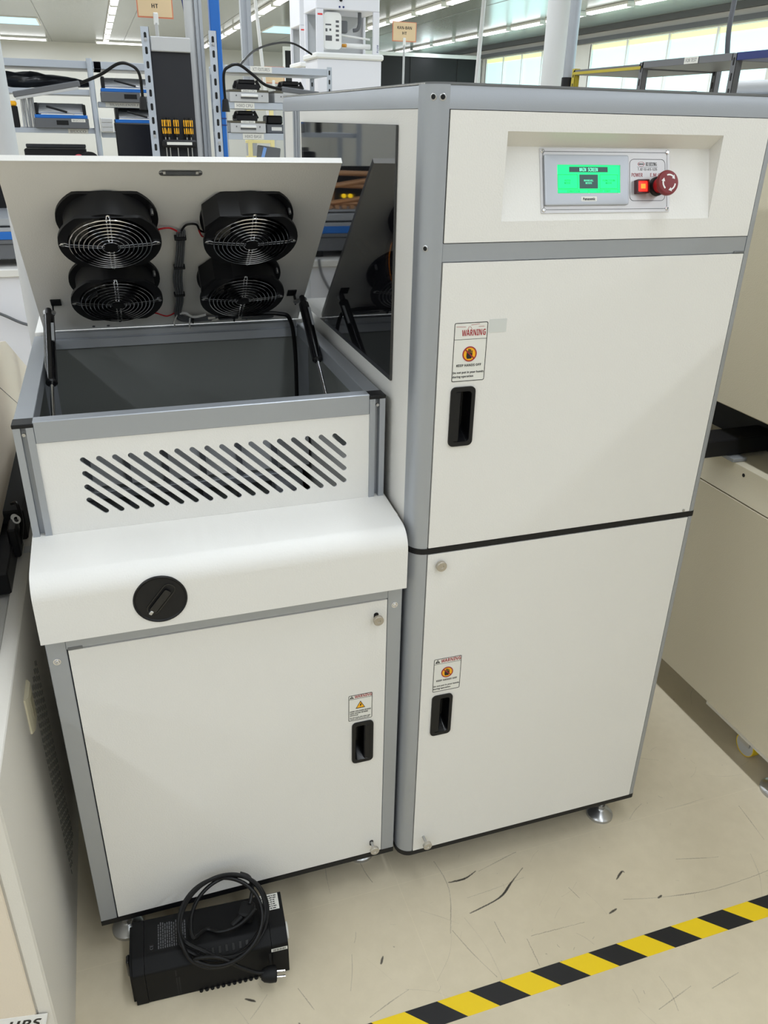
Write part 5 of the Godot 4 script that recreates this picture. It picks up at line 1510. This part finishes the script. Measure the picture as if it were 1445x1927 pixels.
# ------------------------------------------------------------------ further into the hall
func far_things() -> void:
	paper_sign("tan paper sign lettered KAN-BAN HT on a slim stand", v3(2.075, 2.25, -6.0), 0.21, 0.142, ["KAN-BAN", "HT"], 2.2)
	paper_sign("tan paper sign half hidden behind the white water unit", v3(1.08, 1.93, -6.6), 0.2, 0.13, ["", "KAP"], 1.9)
	# white treatment units on tanks
	for q in [[v3(1.46, 0, -5.5), "white water treatment unit with open middle holding a bottle", 1.0], [v3(1.61, 0, -6.7), "second white water treatment unit, partly hidden behind the first", 1.0]]:
		var o := thing("treatment_unit", q[1], "machine", q[0])
		put(mb().span(v3(-0.255, 0, -0.4), v3(0.255, 2.07, 0.0), 0.006), "tank", M.white_panel, o)
		put(mb().span(v3(-0.27, 2.07, -0.42), v3(0.27, 2.112, 0.015), 0.01), "tank_rim", M.white, o)
		put(mb().span(v3(-0.26, 2.39, -0.4), v3(0.235, 3.0, 0.0), 0.006), "upper_case", M.white_panel, o)
		for b in [[-0.26, -0.02, -0.205, 0.0], [0.185, -0.02, 0.235, 0.0], [-0.26, -0.4, -0.24, -0.36], [0.215, -0.4, 0.235, -0.36]]:
			put(mb().span(v3(b[0], 2.112, b[1]), v3(b[2], 2.39, b[3]), 0.002), "case_pillar", M.white_panel, o)
		put(mb().span(v3(-0.24, 2.112, -0.4), v3(0.215, 2.39, -0.39)), "back_plate", M.light_grey, o)
		put(mb().ext(rrect(-0.20, 2.135, -0.06, 2.375, 0.03), -0.13, -0.02), "bottle", M.white, o)
		var bp := mb()
		for k in 5: bp.span(v3(-0.105, 2.19 + 0.03 * k, -0.02), v3(-0.08, 2.205 + 0.03 * k, -0.0195))
		bp.span(v3(-0.185, 2.19, -0.02), v3(-0.135, 2.225, -0.0195)).span(v3(-0.185, 2.25, -0.02), v3(-0.17, 2.27, -0.0195)).span(v3(-0.155, 2.255, -0.02), v3(-0.14, 2.27, -0.0195)).span(v3(-0.185, 2.29, -0.02), v3(-0.14, 2.30, -0.0195))
		put(bp, "bottle_print", M.ink_grey, o)
		put(mb().span(v3(-0.055, 2.25, -0.12), v3(0.0, 2.33, -0.06), 0.006), "pump", M.dark_grey, o)
		put(mb().cyl(v3(-0.05, 2.165, -0.06), v3(0.18, 2.165, -0.06), 0.018, 14), "pipe", M.white, o)
		put(mb().cyl(v3(-0.05, 2.235, -0.07), v3(0.18, 2.215, -0.07), 0.007, 10), "pipe", M.white, o)
		put(mb().tube(curve([v3(0.1, 2.39, -0.08), v3(0.1, 2.32, -0.08), v3(0.085, 2.28, -0.08), v3(0.05, 2.27, -0.08)], 6), 0.014, 10), "hose", M.dark_grey, o)
		put(mb().cyl(v3(-0.045, 2.165, -0.05), v3(-0.02, 2.165, -0.03), 0.012, 10), "valve", mat(rgb(200, 140, 50), 0.4, 0.5), o)
		put(mb().span(v3(-0.25, 2.352, 0.0), v3(-0.212, 2.363, 0.001)), "red_tag", mat(rgb(220, 60, 60), 0.5), o)
		put(mb().cyl(v3(-0.07, 2.455, 0), v3(-0.07, 2.455, 0.006), 0.012, 16), "knob", M.black, o)
		for x in [-0.08, -0.05]: put(mb().cyl(v3(x, 2.41, 0), v3(x, 2.41, 0.004), 0.007, 12), "button", M.navy, o)
		text("PLUM", 0.05, 0.013, v3(0.222, 2.15, 0.0), o, M.navy, bold, Basis(Vector3.UP, v3(-1, 0, 0), Vector3.BACK))
	tag(put(mb().tube(curve([v3(0.42, 1.94, -4.3), v3(0.62, 2.06, -4.9), v3(0.82, 2.13, -5.2), v3(1.0, 2.15, -5.4), v3(1.15, 2.09, -5.45)], 8), 0.007, 8), "hanging_cable", M.cable), "black cable arching from fixture shelves to the white unit", "cable")
	# slanted and upright poles
	tag(put(along_y([Vector2(0.72, -5.98), Vector2(0.745, -5.98), Vector2(0.745, -5.99), Vector2(0.765, -5.99), Vector2(0.765, -5.98), Vector2(0.80, -5.98), Vector2(0.80, -6.05), Vector2(0.72, -6.05)], 0, CEIL - 0.002), "profile_pole", M.alu), "tall aluminium profile pole behind the fixture shelves", "pole")
	tag(put(mb().cyl(v3(1.08, 0.0, -6.2), v3(0.86, 2.7, -6.2), 0.014, 12), "slanted_rod", M.white), "thin slanting white rod behind the fixture shelves", "rod")
	# building column and conduit pole
	var col := thing("round_column", "thick pale round building column beyond the tall cabinet", "column", v3(4.60, 0, -8.0))
	put(mb().cyl(Vector3.ZERO, v3(0, CEIL - 0.002, 0), 0.135, 36), "column_shaft", M.light_grey, col)
	put(mb().cyl(Vector3.ZERO, v3(0, 0.05, 0), 0.15, 36, 0.01), "column_foot", M.dark_grey, col)
	var cp := thing("conduit_pole", "slim silver pole with black sleeve beside the round column", "pole", v3(2.225, 0, -3.5))
	put(mb().cyl(v3(0, 0, 0), v3(0, 1.87, 0), 0.03, 18), "pole_lower", M.alu, cp)
	put(mb().cyl(v3(0, 1.85, 0), v3(0, 1.905, 0), 0.037, 18, 0.002), "sleeve", M.black, cp)
	put(mb().cyl(v3(0, 1.905, 0), v3(0, CEIL - 0.002, 0), 0.031, 18), "pole_upper", M.alu, cp)
	tag(put(mb().cyl(v3(4.9, 0, -11.0), v3(5.05, CEIL - 0.002, -11.0), 0.03, 12), "drop_pipe", M.light_grey), "thin leaning drop pipe between curtain and round column", "pipe")
	tag(put(mb().tube(curve([v3(2.44, CEIL - 0.005, -2.42), v3(2.43, 2.6, -2.42), v3(2.45, 2.25, -2.43), v3(2.44, 2.08, -2.42), v3(2.46, 1.955, -2.42)], 8), 0.012, 10), "ceiling_cable", M.grey_cable), "thick grey cable dropping from ceiling to the yellow-edged shelving", "cable")
	# black curtain across the hall
	var cu := thing("blackout_curtain", "black curtain wall of hanging panels at the end of the hall", "curtain", v3(8.2, 0, -25.0))
	for k in 8:
		put(mb().span(v3(-3.1 + 0.78 * k, 0.02, -0.02 + 0.02 * (k % 2)), v3(-2.28 + 0.78 * k, 3.45, 0.0 + 0.02 * (k % 2))), "curtain_panel", M.black_matt, cu)
	put(mb().span(v3(-3.15, 3.45, -0.05), v3(3.15, 3.55, 0.05)), "curtain_rail", M.white, cu)
	for x in [-3.15, 3.1]: put(mb().span(v3(x, 0, -0.05), v3(x + 0.05, 3.45, 0.05)), "curtain_post", M.white, cu)
	for x in [-2.25, 0.70]:
		var cl := copy(batten, v3(x, CEIL - 0.001, -29.6), "white batten light set crosswise near the far end wall")
		cl.rotation.y = PI / 2
		var al := AreaLight3D.new()
		al.name = "tube_area_light"
		al.area_size = Vector2(1.44, 0.14)
		al.light_color = rgb(238, 246, 255)
		al.light_energy = 1.5
		al.area_range = 60.0
		al.area_attenuation = 2.0
		al.shadow_enabled = true
		al.rotation_degrees = v3(-90, 0, 0)
		al.position = v3(x, CEIL - 0.101, -29.6)
		add_child(al, true)
	tag(put(mb().tube(curve([v3(-0.02, CEIL - 0.005, -3.2), v3(-0.02, 2.4, -3.2), v3(-0.005, 2.1, -3.2), v3(0.025, 1.96, -3.2), v3(0.04, 1.88, -3.2)], 8), 0.006, 8), "blue_hose", M.navy), "thin dark blue hose hanging beside the tan HT sign", "hose")
	# ceiling panels of bluish light
	for q in [[v3(-2.0, CEIL - 0.001, -24.4), "pale blue ceiling light panel above the zinc shelving"], [v3(4.75, CEIL - 0.001, -23.0), "pale blue ceiling light panel near the white water unit"]]:
		var lp := thing("ceiling_light_panel", q[1], "light panel", q[0])
		put(mb().span(v3(-0.55, -0.02, -0.9), v3(0.55, 0, 0.9)), "panel_frame", M.white, lp)
		put(mb().span(v3(-0.5, -0.024, -0.85), v3(0.5, -0.02, 0.85)), "light_diffuser", glow(rgb(170, 215, 240), 0.8), lp)
